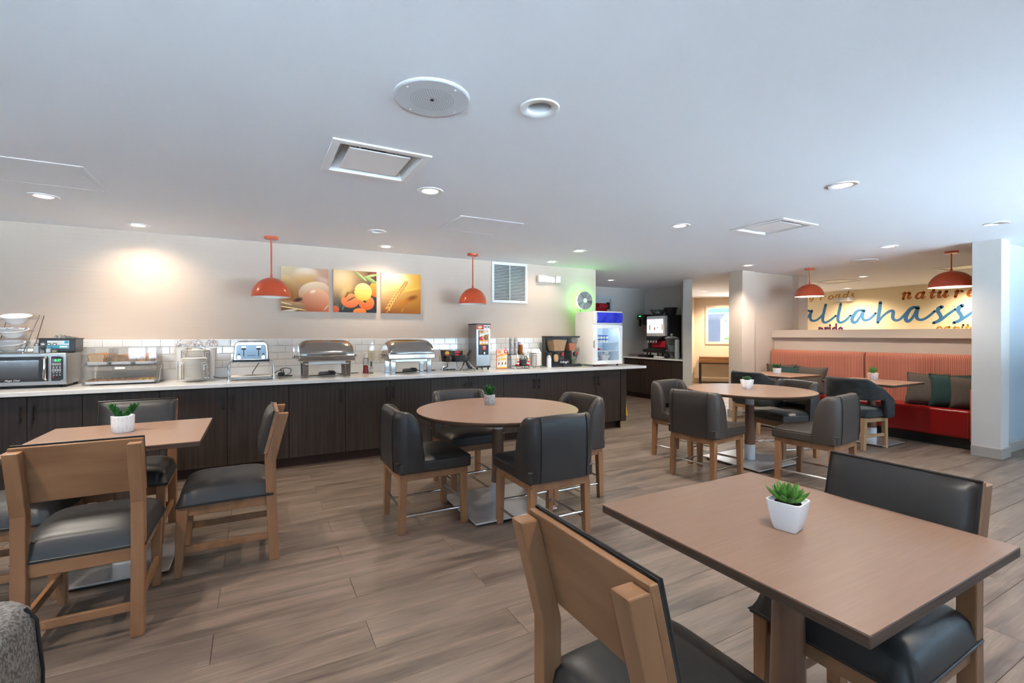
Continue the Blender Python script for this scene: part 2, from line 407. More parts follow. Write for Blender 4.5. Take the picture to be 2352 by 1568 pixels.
# wall behind the camera with the big daylight windows
FY = -1.75
WINS = [(-4.6,-3.4),(-2.5,-1.75),(-1.35,0.15),(2.95,3.80),(4.2,7.0),(7.6,8.7)]
WB, WT = 0.78, 2.25
wf = MB().box(-5.2, 12.4, FY-0.15, FY, 0, WB).box(-5.2, 12.4, FY-0.15, FY, WT, CEIL)
px = -5.2
for a, b in WINS + [(12.4,12.4)]:
    wf.box(px, a, FY-0.15, FY, WB, WT); px = b
struct(wf.build('wall_front', m_wall))
for i, (a, b) in enumerate(WINS):
    w = thing('window_%d' % (i+2), None, None); struct(w)
    g = MB(); c = 0.05
    g.box(a, a+c, FY-0.10, FY-0.04, WB, WT).box(b-c, b, FY-0.10, FY-0.04, WB, WT).box(a+c, b-c, FY-0.10, FY-0.04, WB, WB+c).box(a+c, b-c, FY-0.10, FY-0.04, WT-c, WT)
    g.box((a+b)/2-c/2, (a+b)/2+c/2, FY-0.10, FY-0.04, WB+c, WT-c).box(a+c, b-c, FY-0.095, FY-0.045, 1.38, 1.42)
    g.build('window_frame', m_white, w)
    for p0, p1 in ((a+c, (a+b)/2-c/2), ((a+b)/2+c/2, b-c)):
        for q0, q1 in ((WB+c, 1.38), (1.42, WT-c)): MB().box(p0, p1, FY-0.075, FY-0.069, q0, q1).build('window_pane', m_pane, w)
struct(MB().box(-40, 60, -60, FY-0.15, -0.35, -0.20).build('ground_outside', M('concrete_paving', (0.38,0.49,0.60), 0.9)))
# outer back wall pieces that close the plan behind the alcove
struct(MB().box(7.95, 9.3, 8.30, 8.45, 0, CEIL).build('wall_corridor_back', m_wallw))

# baseboards
bb = lambda n, *b: struct(MB().box(*b).build(n, m_base, bevel=0.004))
bb('baseboard_pillar_right', 7.035, 7.305, 1.915, 2.17, 0, 0.115)
bb('baseboard_right_return', 7.305, 12.2, 1.985, 2.0, 0, 0.115)
bb('baseboard_pillar_left', PLX-0.015, 7.215, PLY-0.015, 5.145, 0, 0.115)
bb('baseboard_partition', 7.215, 8.32, 4.915, 4.93, 0, 0.115)
struct(MB(FAR).box(-0.12, 3.2, -0.016, 0, 0, 0.12).build('baseboard_corridor', M('tan_baseboard', (0.33,0.25,0.17), 0.5)))

# subway tiles, one object each, over the quartz upstand
TZ1, TP, TWD = 1.300, 0.0765, 0.1535
ZB = TZ1 - 4*TP
MB().box(-2.6, 4.745, WY-0.004, WY, ZB-0.001, TZ1).build('grout_bed', m_grout, wall_back)
tm = None
xt0 = -1.3295
def tile(x0, x1, r):
    global tm
    z = TZ1 - (r+1)*TP + TP/2
    full = abs((x1-x0) - TWD) < 1e-4
    g = 0.0012; w = (x1-x0)/2-g; h = TP/2-g; c = 0.0035; d = 0.009
    if tm is None or not full:
        v = [(-w,0,-h),(w,0,-h),(w,0,h),(-w,0,h),(-w,-d+0.003,-h),(w,-d+0.003,-h),(w,-d+0.003,h),(-w,-d+0.003,h),(-w+c,-d,-h+c),(w-c,-d,-h+c),(w-c,-d,h-c),(-w+c,-d,h-c)]
        f = [(0,1,5,4),(1,2,6,5),(2,3,7,6),(3,0,4,7),(4,5,9,8),(5,6,10,9),(6,7,11,10),(7,4,8,11),(8,9,10,11)]
        o = MB().add(v, f).build('tile', m_tile, wall_back)
        if full: tm = o
    else:
        o = tm.copy(); COL.objects.link(o); o.parent = wall_back
    o.location = ((x0+x1)/2, WY-0.003, z)
    o.rotation_euler = (random.uniform(-.004,.004), 0, random.uniform(-.004,.004))
for r in range(4):
    x = xt0 + (0 if r % 2 == 0 else TWD/2) - 8*TWD
    while x < 4.70:
        a, b = max(x, -2.55), min(x+TWD, 4.745)
        if b > -2.5 and b - a > 0.02: tile(a, b, r)
        x += TWD
# ================================================================== ceiling with its openings
CANS_LIT = [(-1.401,4.759),(-0.985,5.599),(1.098,3.257),(1.332,5.567),(3.685,5.606),(3.504,4.715),(5.911,6.95),(3.536,3.164),(3.57,1.769),(6.532,2.744),(6.455,4.484),(9.514,4.383),(11.6,5.66),(9.342,7.623),(11.05,8.30),(11.7,3.6),(1.12,0.35),(3.6,0.35),(-1.3,3.25),(-1.3,1.8),(6.1,0.3)]  # the last five are added out of view to brighten the room
CANS_OFF = [(1.137,1.831),(1.059,4.787),(6.056,1.696)]
DIFFS = [(0.623,2.887,0.545),(4.37,2.78,0.545),(9.9,5.03,0.58),(9.6,3.05,0.58)]
def holes():
    for x, y in CANS_LIT + CANS_OFF: yield (x-0.052, x+0.052, y-0.052, y+0.052)
    for x, y, s in DIFFS: yield (x-s/2+0.03, x+s/2-0.03, y-s/2+0.03, y+s/2-0.03)
H = list(holes())
X0, X1, Y0, Y1 = -5.2, 13.6, -1.9, 12.0
gx = sorted({X0, X1, *[h[0] for h in H], *[h[1] for h in H]}); gy = sorted({Y0, Y1, *[h[2] for h in H], *[h[3] for h in H]})
vi = {}; V = []; Fc = []
def vid(x, y):
    if (x, y) not in vi: vi[(x, y)] = len(V); V.append((x, y, CEIL))
    return vi[(x, y)]
for i in range(len(gx)-1):
    for j in range(len(gy)-1):
        cx, cy = (gx[i]+gx[i+1])/2, (gy[j]+gy[j+1])/2
        if any(h[0] < cx < h[1] and h[2] < cy < h[3] for h in H): continue
        Fc.append((vid(gx[i],gy[j]), vid(gx[i],gy[j+1]), vid(gx[i+1],gy[j+1]), vid(gx[i+1],gy[j])))
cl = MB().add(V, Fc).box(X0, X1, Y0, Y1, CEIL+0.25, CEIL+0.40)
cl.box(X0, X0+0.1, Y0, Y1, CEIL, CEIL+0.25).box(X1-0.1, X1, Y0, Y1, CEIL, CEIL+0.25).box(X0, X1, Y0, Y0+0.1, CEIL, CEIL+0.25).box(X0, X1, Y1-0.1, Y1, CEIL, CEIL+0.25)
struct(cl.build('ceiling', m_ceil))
# ================================================================== dining side chairs (faces +Y in its own frame)
def make_dining_chair(label):
    t = thing('dining_chair', label, 'chair')
    hx = 0.195
    prof = [(0.0,-0.240),(0.42,-0.222),(0.60,-0.222),(0.875,-0.292)]
    for s in (-1, 1):
        b = MB(); d = 0.056
        for (z0,y0),(z1,y1) in zip(prof, prof[1:]):
            b.hexa([(s*hx-0.025,y0-d/2,z0),(s*hx+0.025,y0-d/2,z0),(s*hx+0.025,y0+d/2,z0),(s*hx-0.025,y0+d/2,z0)],
                   [(s*hx-0.025,y1-d/2,z1),(s*hx+0.025,y1-d/2,z1),(s*hx+0.025,y1+d/2,z1),(s*hx-0.025,y1+d/2,z1)])
        bm = bmesh.new(); tmp = b.build('rear_leg', m_wood, t)
        bm.from_mesh(tmp.data); bmesh.ops.remove_doubles(bm, verts=bm.verts, dist=1e-4)
        inner = [f for f in bm.faces if abs(f.normal.z) > 0.95 and 0.02 < f.calc_center_median().z < 0.86]
        bmesh.ops.delete(bm, geom=inner, context='FACES_ONLY'); bm.to_mesh(tmp.data); bm.free()
        md = tmp.modifiers.new('bevel','BEVEL'); md.width = 0.004; md.segments = 2; md.limit_method = 'ANGLE'; md.angle_limit = R(35)
    for s in (-1, 1):
        MB().bar((s*0.190,0.238,0),(s*0.195,0.215,0.395),0.036,0.036,0.05,0.055).build('front_leg', m_wood, t, bevel=0.003)
    MB().box(-0.172,0.172,0.198,0.222,0.335,0.395).build('seat_rail', m_woodh, t, bevel=0.003)
    MB().box(-0.172,0.172,-0.232,-0.208,0.335,0.395).build('seat_rail', m_woodh, t, bevel=0.003)
    for s in (-1, 1):
        MB().box(s*0.195-0.012,s*0.195+0.012,-0.198,0.192,0.335,0.395).build('seat_rail', m_woodh, t, bevel=0.003)
        MB().box(s*0.195-0.010,s*0.195+0.010,-0.208,0.215,0.128,0.168).build('stretcher', m_woodh, t, bevel=0.003)
    MB().box(-0.172,0.172,-0.246,-0.228,0.112,0.150).build('stretcher', m_woodh, t, bevel=0.003)
    # plywood back panel and its cushion lean with the posts
    def lean(z): return -0.222 + 0.028 - 0.0 + (z-0.60)*(-0.070/0.275)
    z0, z1 = 0.640, 0.888
    def slab(x0,x1,za,zb,o0,o1):
        return [(x0,lean(za)+o0,za),(x1,lean(za)+o0,za),(x1,lean(za)+o1,za),(x0,lean(za)+o1,za)],[(x0,lean(zb)+o0,zb),(x1,lean(zb)+o0,zb),(x1,lean(zb)+o1,zb),(x0,lean(zb)+o1,zb)]
    MB().hexa(*slab(-0.220,0.220,z0,z1,0.0,0.022)).build('back_panel', m_woodh, t, bevel=0.003)
    def bc(u, v):
        a, b = u*2-1, v*2-1
        e = max(0.0, (1-abs(a)**8)*(1-abs(b)**6))
        zz = z0-0.004 + (z1-z0+0.010)*v
        return (0.218*a, lean(zz)+0.022+0.012*min(1,e*6)+0.030*e, zz)
    b = MB().grid(bc, 25, 15)
    b.hexa(*slab(-0.219,0.219,z0-0.002,z1+0.004,0.022,0.030))
    cu = b.build('back_cushion', m_leath, t, smooth=True)
    def ring(hw, za, zb, off):
        return [(-hw,lean(za)+off,za),(hw,lean(za)+off,za),(hw,lean(zb)+off,zb),(-hw,lean(zb)+off,zb)]
    MB().tube(ring(0.219, z0, z1+0.004, 0.032), 0.0035, 6, closed=True).build('piping', m_leath, cu)
    # seat
    def sc(u, v):
        a, b = u*2-1, v*2-1
        e = (1-abs(a)**5)*(1-abs(b)**5)
        w = 0.222 + 0.010*(b+1)/2
        return (w*a, 0.005+0.238*b, 0.400+0.042*min(1,e*5)+0.070*max(0,e)**0.7)
    b = MB().grid(sc, 27, 27); b.hexa([(-0.222,-0.233,0.392),(0.222,-0.233,0.392),(0.232,0.243,0.392),(-0.232,0.243,0.392)],[(-0.222,-0.233,0.402),(0.222,-0.233,0.402),(0.232,0.243,0.402),(-0.232,0.243,0.402)])
    cu = b.build('seat_cushion', m_leath, t, smooth=True)
    MB().tube([(-0.223,-0.234,0.403),(0.223,-0.234,0.403),(0.233,0.244,0.403),(-0.233,0.244,0.403)], 0.004, 6, closed=True).build('piping', m_leath, cu)
    return t
GD = 'wooden dining chairs at the square tables'
dc = make_dining_chair('wooden dining chair showing its knotty plywood back, pulled out from table with hexagon-pattern pot')
dc.location = (-0.67, 2.90, 0); dc['group'] = GD
dup_at(dc, (-0.152, 3.365, 0), 90, 'wooden dining chair standing sideways in front of the dark cabinets, charcoal padded seat', GD)
dup_at(dc, (-0.735, 3.915, 0), 180, 'dining chair between hexagon-pot table and cabinets, charcoal padded back showing above the tabletop', GD)
dup_at(dc, (-1.145, 3.41, 0), -90, 'dining chair tucked under the hexagon-pot table, across from the sideways chair', GD)
dup_at(dc, (1.74, 0.800, 0), 90, 'dining chair with wide charcoal padded back facing the big-succulent table, seat under tabletop', GD)
dup_at(dc, (0.900, 0.855, 0), -90, 'dining chair seen from behind with slanted wooden back panel beside the big-succulent table', GD)

# ================================================================== barrel-back leather chairs
def make_barrel_chair(label, mat):
    t = thing('barrel_chair', label, 'chair')
    W, B, F, T = 0.255, -0.275, 0.268, 0.062
    # upholstered seat block
    def sc(u, v):
        a, b = u*2-1, v*2-1
        e = (1-abs(a)**6)*(1-abs(b)**6)
        return ((W-0.004)*a, (F+B)/2 + (F-B)/2*b, 0.485+0.030*max(0,e)**0.6)
    b = MB().grid(sc, 21, 21)
    se = MB(); se.box(-W+0.004, W-0.004, B+0.02, F, 0.405, 0.487)
    s_ = se.build('seat', mat, t, bevel=0.018, seg=3)
    b.build('seat_pad', mat, s_, smooth=True)
    # wrap-around back: U-shaped path, outer and inner skins, height falling at the front of each wing
    def path(u):       # u 0..1 from left wing front, round the back, to right wing front
        r = 0.085; yf = -0.085
        segs = [(abs(yf-(B+r))), math.pi*r/2, 2*(W-r), math.pi*r/2, abs(yf-(B+r))]
        L = sum(segs); d = u*L
        if d < segs[0]: return (-W, yf-d), (-1,0)
        d -= segs[0]
        if d < segs[1]:
            th = math.pi + d/r; return (-W+r+r*math.cos(th), B+r+r*math.sin(th)), (math.cos(th), math.sin(th))
        d -= segs[1]
        if d < segs[2]: return (-W+r+d, B), (0,-1)
        d -= segs[2]
        if d < segs[3]:
            th = 1.5*math.pi + d/r; return (W-r+r*math.cos(th), B+r+r*math.sin(th)), (math.cos(th), math.sin(th))
        d -= segs[3]
        return (W, B+r+d), (1,0)
    def top(u):
        e = min(u, 1-u)
        k = min(1.0, e/0.15)
        return 0.56 + 0.272*math.sqrt(max(0, 1-(1-k)**2.2)) - 0.010*(1-min(1,e/0.42))
    NU = 49
    prof = [(0.0,0.0,0),(0.0,0.30,0),(0.0,0.62,0),(0.0,0.88,0),(0.10,0.965,0),(0.28,0.995,0),(0.5,1.0,0),(0.72,0.995,0),(0.90,0.965,0),(1.0,0.88,0),(1.0,0.62,0),(1.0,0.25,0)]
    def wrap(u, v):
        (x, y), (nx, ny) = path(u); k = int(round(v*(len(prof)-1))); o, h, _ = prof[k]
        z0 = 0.415 if k < 6 else 0.47
        bulge = 0.010*math.sin(math.pi*h) if k < 6 else 0
        zt = top(u); z = z0 + (zt-z0)*h
        tt = T*(1.0 if 0.2 < u < 0.8 else 0.9)
        return (x - nx*tt*o + nx*bulge, y - ny*tt*o + ny*bulge, z)
    b = MB().grid(wrap, NU, len(prof))
    for j in (0, NU-1):   # close wing fronts
        ids = [k*NU + j for k in range(len(prof))]
        b.f.append(tuple(ids) if j == 0 else tuple(reversed(ids)))
    bk = b.build('backrest', mat, t, smooth=True, ang=75)
    for s in (-1, 1):     # piped seams on the outer back
        MB().tube([(s*0.178,B-0.002,0.42),(s*0.178,B-0.0115,0.55),(s*0.178,B-0.0125,0.70),(s*0.178,B-0.004,0.80),(s*0.178,B+0.012,0.826)], 0.003, 6).build('seam', m_seam, bk)
    MB().box(-W+0.03, W-0.03, B+0.03, F-0.02, 0.355, 0.412).build('apron', m_wood, t, bevel=0.003)
    for sx in (-1, 1):
        for sy in (-1, 1):
            MB().bar((sx*0.212, -0.002+sy*0.228, 0), (sx*0.208, -0.002+sy*0.218, 0.375), 0.042, 0.042, 0.05, 0.05).build('leg', m_wood, t, bevel=0.003)
    for sx in (-1, 1): MB().cyl((sx*0.211,-0.225,0.112),(sx*0.211,0.222,0.112),0.0095,n=12).build('foot_rail', m_chrome, t, smooth=True)
    for sy in (-1, 1): MB().cyl((-0.208,-0.002+sy*0.224,0.165),(0.208,-0.002+sy*0.224,0.165),0.0095,n=12).build('foot_rail', m_chrome, t, smooth=True)
    return t
GB = 'leather barrel-back chairs round the two round tables'
b0 = make_barrel_chair('charcoal leather barrel chair side-on at concrete-pot round table, nearer the sideways dining chair', m_leath)
b0.location = (1.085, 3.35, 0); b0.rotation_euler = (0,0,R(-90)); b0['group'] = GB
dup_at(b0, (1.735, 2.765, 0), 0, 'charcoal leather barrel chair showing its full seamed back at the concrete-pot round table', GB)
b0g = make_barrel_chair('taupe grey leather barrel chair pushed under concrete-pot round table against the cabinets', m_leathg)
b0g.location = (1.665, 3.925, 0); b0g.rotation_euler = (0,0,R(180)); b0g['group'] = GB
dup_at(b0g, (2.285, 3.30, 0), 90, 'taupe grey leather barrel chair across the concrete-pot table, hollow of its back facing out', GB)
dup_at(b0g, (3.80, 3.075, 0), -83, 'taupe leather barrel chair at white-pot round table, its back toward the concrete-pot table', GB)
dup_at(b0g, (4.47, 2.44, 0), 6, 'taupe leather barrel chair at white-pot round table, its back toward the big-succulent table', GB)
dup_at(b0g, (4.17, 3.68, 0), 188, 'taupe leather barrel chair behind another one, hollow back facing out, near the soda machine nook', GB)
dup_at(b0g, (5.20, 3.18, 0), 78, 'dark leather barrel chair between white-pot round table and the velvet chairs, front of seat showing', GB)
b1 = make_barrel_chair('pebbled grey leather barrel chair standing alone behind the knotty-backed dining chair', m_peb)
b1.location = (-0.655, 1.055, 0); b1.rotation_euler = (0,0,R(90))

# ================================================================== pedestal tables
TZ = 0.765
def table_base(t, ps, sl=0.055):
    MB().box(-ps/2,ps/2,-ps/2,ps/2,0.014,0.026).build('base_plate', m_alum, t, bevel=0.003)
    for sx in (-1,1):
        for sy in (-1,1): MB().cyl((sx*(ps/2-0.05),sy*(ps/2-0.05),0),(sx*(ps/2-0.05),sy*(ps/2-0.05),0.016),0.018,0.012,12).build('glide', m_black, t)
    MB().cyl((0,0,0.024),(0,0,0.185),0.054,n=28).build('lower_sleeve', m_sleeve, t, smooth=True)
    MB().cyl((0,0,0.185),(0,0,0.605),0.052,0.043,n=28).build('column', m_twood, t, smooth=True)
    MB().cyl((0,0,0.605),(0,0,TZ-0.03),0.044,n=28).build('upper_sleeve', m_sleeve, t, smooth=True)
    MB().box(-0.16,0.16,-0.16,0.16,TZ-0.034,TZ-0.026).build('mounting_plate', m_black, t)
def square_table(label, x, y, s, off=(0,0), group='square tables'):
    t = thing('square_table', label, 'table', (x,y,0), 0, group)
    MB().box(-s/2+off[0],s/2+off[0],-s/2+off[1],s/2+off[1],TZ-0.028,TZ-0.0025).build('table_edge', m_tedge, t, bevel=0.002)
    MB().box(-s/2+off[0]+0.001,s/2+off[0]-0.001,-s/2+off[1]+0.001,s/2+off[1]-0.001,TZ-0.004,TZ).build('tabletop', m_table, t, bevel=0.001)
    table_base(t, 0.50); return t
def round_table(label, x, y, r):
    t = thing('round_table', label, 'table', (x,y,0), 0, 'round tables')
    MB().lathe([(0,TZ-0.030),(r-0.012,TZ-0.030),(r-0.002,TZ-0.020),(r,TZ-0.010),(r,TZ-0.003)], n=80).build('table_edge', m_tedge, t, smooth=True)
    MB().lathe([(r,TZ-0.003),(r-0.002,TZ),(0,TZ)], n=80).build('tabletop', m_table, t, smooth=True)
    table_base(t, 0.68); return t
square_table('square brown table with the big succulent in a white square pot', 1.447, 0.868, 0.805)
square_table('square brown table with the hexagon-pattern plant pot, before the dark cabinets', -0.690, 3.50, 0.825)
round_table('round brown table with the small concrete plant pot, ringed by leather chairs', 1.68, 3.33, 0.635)
round_table('round brown table with the white octagonal plant pot, beside the velvet chairs', 4.62, 3.19, 0.62)
square_table('square brown table at red seat, carrying the pale pink plant pot', 6.80, 3.03, 0.78)
square_table('square brown table at the pillar end of red seat, carrying dark leafy plant', 6.78, 4.22, 0.78)

# ================================================================== velvet chairs with open back (faces +Y)
def make_velvet_chair(label):
    t = thing('velvet_chair', label, 'chair')
    MB().sup((0,0.01,0.43),(0.50,0.48,0.13),0.22,0.5,32,12).build('seat', m_velvet, t, smooth=True, ang=80)
    # curved band: path from left arm foot up along arm, round the back, and down the right arm
    hw, rb = 0.27, -0.27
    def band(u, v):
        a = (u-0.5)*2            # -1..1
        th = a*R(128)
        x = math.copysign(min(1, abs(math.sin(th))**0.72), math.sin(th))*hw if abs(a) < 0.70 else math.copysign(hw, a)
        y = -math.copysign(abs(math.cos(th))**0.72, math.cos(th))*0.27 if abs(a) < 0.70 else None
        if y is None: y = 0.0 + (abs(a)-0.70)/0.30*0.20
        k = max(0, (abs(a)-0.42)/0.58)
        zt = 0.835 - 0.235*k**1.3
        zb = 0.585 - (0.0 if abs(a) < 0.76 else 0.215*min(1, (abs(a)-0.76)/0.06))
        ang = v*2*math.pi
        c, s = math.cos(ang), math.sin(ang)
        sg = lambda q, e: math.copysign(abs(q)**e, q)
        d = Vector((x, y*1.0-0.05, 0)); d = d.normalized() if d.length > 0 else Vector((0,-1,0))
        zz = (zt+zb)/2 + (zt-zb)/2*sg(s, 0.45); off = 0.030*sg(c, 0.7)
        return (x + d.x*off, y + d.y*off, zz)
    b = MB().grid(band, 61, 16, cv=True)
    n = 61
    b.f.append(tuple(k*n for k in range(16))); b.f.append(tuple(k*n+n-1 for k in reversed(range(16))))
    b.build('backrest', m_velvet, t, smooth=True, ang=80)
    for sx in (-1,1):
        for sy in (-1,1):
            MB().bar((sx*0.205,0.0+sy*0.195,0),(sx*0.200,sy*0.180,0.375),0.040,0.040,0.052,0.052).build('leg', m_oak, t, bevel=0.003)
        MB().box(sx*0.203-0.012,sx*0.203+0.012,-0.17,0.17,0.145,0.180).build('stretcher', m_oak, t, bevel=0.003)
    MB().box(-0.225,0.225,-0.205,0.205,0.325,0.370).build('seat_rail', m_oak, t, bevel=0.003)
    return t
vc = make_velvet_chair('charcoal velvet open-back chair drawn up to the pink-pot table, back toward the room')
vc.location = (6.42, 3.02, 0); vc.rotation_euler = (0,0,R(-98)); vc['group'] = 'velvet chairs along the red seat'
dup_at(vc, (6.20, 4.18, 0), -98, 'charcoal velvet open-back chair half hidden behind white-pot round table, near the pillar', 'velvet chairs along the red seat')

# ================================================================== banquette
bq = thing('banquette', 'long red vinyl bench with salmon corduroy back along the half wall', 'bench', (7.5, 3.55, 0))
def Lc(x, y, z): return (x-7.5, y-3.55, z)
y0, y1 = 2.185, 4.92
MB().box(7.36-7.5, 7.79-7.5, y0-3.55, y1-3.55, 0, 0.125).build('plinth', m_black, bq)
MB().box(7.27-7.5, 7.72-7.5, y0+0.06-3.55, y1-3.55, 0.125, 0.455).build('seat', m_red, bq, bevel=0.028, seg=4)
# corduroy back in two panels: ribs run up the panel
def cord(ya, yb, name):
    n = int((yb-ya)/0.0125)*4
    xf, zb, zt = 7.665, 0.44, 1.10
    P = [(0,zb),(0,0.70),(0,1.02),(0.008,1.06),(0.025,1.088),(0.05,1.098),(0.10,1.098),(0.10,zb)]
    def fn(u, v):
        k = int(round(v*(len(P)-1))); dx, z = P[k]
        y = ya + (yb-ya)*u; rib = 0.0022*math.sin(u*(yb-ya)/0.0125*2*math.pi) if k < 6 else 0
        e = 0.03*max(0, 1-min(u,1-u)*(yb-ya)/0.03)**2 if k < 7 else 0
        return Lc(xf + dx + rib + e, y, z - (e*0.5 if k > 2 else 0))
    MB().grid(fn, n, len(P)).build(name, m_pink, bq, smooth=True, ang=60)
cord(y0+0.06, 3.512, 'back_panel'); cord(3.520, y1, 'back_panel')
MB().box(7.25-7.5, 7.79-7.5, y0-3.55, y0+0.058-3.55, 0.10, 0.72).build('end_panel', m_pink, bq, bevel=0.012)
# cushions
def pillow(name, label, x, y, z, w, mat, rx, rz, group):
    t = thing(name, label, 'cushion', (x,y,z), 0, group)
    def side(sgn):
        def fn(u, v):
            a, b = u*2-1, v*2-1
            e = max(0, (1-abs(a)**3.2)*(1-abs(b)**3.2))
            pin = 1 - 0.085*(1-abs(b)**2)*abs(a)**4
            pin2 = 1 - 0.085*(1-abs(a)**2)*abs(b)**4
            return (w/2*a*pin, sgn*(0.085*e**0.5), w/2*b*pin2)
        return fn
    m = Matrix.Translation((0,0,w/2*0.97)) @ Matrix.Rotation(R(rz),4,'Z') @ Matrix.Rotation(R(rx),4,'X')
    b = MB(m).grid(side(-1), 19, 19); b.grid(side(1), 19, 19)
    c = b.build('cover', mat, t, smooth=True, ang=120)
    E = [side(-1)(k/18,0) for k in range(18)]+[side(-1)(1,k/18) for k in range(18)]+[side(-1)(1-k/18,1) for k in range(18)]+[side(-1)(0,1-k/18) for k in range(18)]
    MB(m).tube(E, 0.006, 6, closed=True).build('piping', mat, t, smooth=True)
    return t
pillow('throw_pillow', 'grey brown woven cushion leaning beside dark green one, near the end panel of red seat', 7.49, 2.73, 0.447, 0.42, m_greyf, -14, -84, 'cushions on the red seat')
pillow('throw_pillow', 'dark green velvet cushion standing between two grey ones at the end panel', 7.50, 2.49, 0.447, 0.42, m_greenf, -12, -70, 'cushions on the red seat')
pillow('throw_pillow', 'grey woven cushion mostly hidden behind the wide pillar, at the end panel', 7.50, 2.31, 0.447, 0.40, m_greyf, -8, -75, 'cushions on the red seat')
pillow('throw_pillow', 'grey woven cushion behind the dark leafy plant against the partition wall', 7.50, 4.62, 0.447, 0.43, m_greyf, -14, -60, 'cushions on the red seat')
pillow('throw_pillow', 'dark green cushion just behind the dark leafy plant, between grey cushions', 7.44, 4.44, 0.447, 0.40, m_greenf, -14, -80, 'cushions on the red seat')
pillow('throw_pillow', 'dark green cushion tip showing over grey cushion at the partition end', 7.54, 4.24, 0.447, 0.40, m_greenf, -10, -80, 'cushions on the red seat')
pillow('throw_pillow', 'wide grey woven cushion in front of green ones, partition end of red seat', 7.44, 4.12, 0.447, 0.42, m_greyf, -16, -84, 'cushions on the red seat')

# ================================================================== plants on the tables
def leaf(mb, base, az, el, ln, w, th, curl=0.3, n=6):
    az = R(az); el = R(el)
    P = []; p = Vector(base); e = el
    for i in range(n+1):
        t = i/n; P.append(p.copy())
        d = Vector((math.cos(az)*math.cos(e), math.sin(az)*math.cos(e), math.sin(e))); p = p + d*(ln/n); e += curl/n
    side = Vector((-math.sin(az), math.cos(az), 0))
    prof = [0.45,0.8,1.0,1.0,0.85,0.5,0.03]
    v = []; f = []
    for i, q in enumerate(P):
        t = P[min(i+1,n)]-P[max(i-1,0)]; up = side.cross(t).normalized()*-1
        k = prof[int(i*(len(prof)-1)/n)]
        for j in range(8):
            a = 2*math.pi*j/8; v.append(q + side*(math.cos(a)*w/2*k) + up*(math.sin(a)*th/2*k))
    for i in range(n):
        for j in range(8): f.append((i*8+j, i*8+(j+1)%8, (i+1)*8+(j+1)%8, (i+1)*8+j))
    f.append(tuple(range(7,-1,-1))); f.append(tuple(range(n*8,n*8+8)))
    mb.add(v, f)
def succulent(t, z, mat, rings, s):
    first = True
    for cnt, el, ln, w, rad, off in rings:
        for i in range(cnt):
            az = off + 360*i/cnt + random.uniform(-6,6)
            mb = MB(); leaf(mb, (rad*math.cos(R(az)), rad*math.sin(R(az)), z), az, el+random.uniform(-5,5), ln*random.uniform(.9,1.1), w, w*0.55, 0.5)
            mb.build('leaf', mat, t, smooth=True)
def square_pot(t, top, bot, h, r, mat, n=4, rot=45):
    P = []
    ks = [(0,0.92,),(0.04,1.0),(0.5,0.80),(0.96,1.0),(1.0,1.0)]
    def ringpts(half, z, rr):
        pts = []
        for c in range(n):
            a0 = R(rot) + 2*math.pi*c/n
            for d in (-0.16, -0.06, 0.06, 0.16):
                k = half*(1.0 if abs(d) > 0.1 else 1.03)
                pts.append((k*math.cos(a0+d), k*math.sin(a0+d), z))
        return pts
    lev = [(bot*0.90,0.0),(bot,0.004),(bot+(top-bot)*0.45,h*0.35),(bot+(top-bot)*0.80,h*0.7),(top,h*0.97),(top,h),(top*0.90,h),(top*0.86,h*0.90),(0.0005,h*0.90)]
    v = []; m_ = n*4
    for half, z in lev: v += ringpts(half, z, 0)
    f = []
    for i in range(len(lev)-1):
        for j in range(m_): f.append((i*m_+j, i*m_+(j+1)%m_, (i+1)*m_+(j+1)%m_, (i+1)*m_+j))
    f.append(tuple(range(m_-1,-1,-1)))
    MB().add(v, f).build('pot', mat, t, smooth=True, ang=35)
    MB().lathe([(top*0.66,h*0.90-0.004),(top*0.60,h*0.905),(0,h*0.93)], n=16).build('soil', m_soil, t)
p = thing('potted_succulent', 'big green succulent rosette in a glossy white square tapered pot on square table', 'plant', (1.406, 0.845, TZ), 12)
square_pot(p, 0.060, 0.041, 0.088, 0.01, m_pot)
succulent(p, 0.083, m_leaf, [(10,24,0.058,0.023,0.010,0),(9,46,0.060,0.022,0.008,18),(7,63,0.056,0.019,0.005,5),(5,78,0.050,0.015,0.002,30)], 1)
def sprig(mb, base, az, el, ln, w, n=16, per=5):
    d = Vector((math.cos(R(az))*math.cos(R(el)), math.sin(R(az))*math.cos(R(el)), math.sin(R(el)))); b = Vector(base)
    mb.cyl(b, b+d*ln, 0.003, 0.002, 6)
    for i in range(n):
        q = b + d*(ln*(i+1)/n)
        for k in range(per): leaf(mb, q, random.uniform(0,360), random.uniform(-5,55), w*random.uniform(.8,1.1), w*0.5, w*0.3, 0.6, 3)
p = thing('potted_plant', 'two green sprigs in a round white pot with a hexagon line pattern', 'plant', (-0.712, 3.60, TZ))
MB().lathe([(0,0),(0.049,0),(0.053,0.006),(0.056,0.05),(0.0575,0.098),(0.053,0.100),(0.050,0.090),(0,0.088)], n=36).build('pot', m_pot, p, smooth=True)
MB().lathe([(0.05,0.0885),(0,0.092)], n=16).build('soil', m_soil, p)
ln = MB()
for ri in range(3):
    for k in range(9):
        a0 = 2*math.pi*(k+0.5*(ri%2))/9; zc = 0.022+ri*0.03
        pr_ = lambda a, z: ((0.0535+0.004*z/0.1)*math.cos(a), (0.0535+0.004*z/0.1)*math.sin(a), z)
        da = 2*math.pi/18
        for q in ([pr_(a0-da,zc-0.006),pr_(a0,zc-0.015),pr_(a0+da,zc-0.006)],[pr_(a0-da,zc-0.006),pr_(a0-da,zc+0.012)],[pr_(a0,zc+0.003),pr_(a0,zc-0.015)],[pr_(a0-da,zc+0.012),pr_(a0,zc+0.003),pr_(a0+da,zc+0.012)]):
            ln.tube(q, 0.0006, 4)
ln.build('line_pattern', m_line, p)
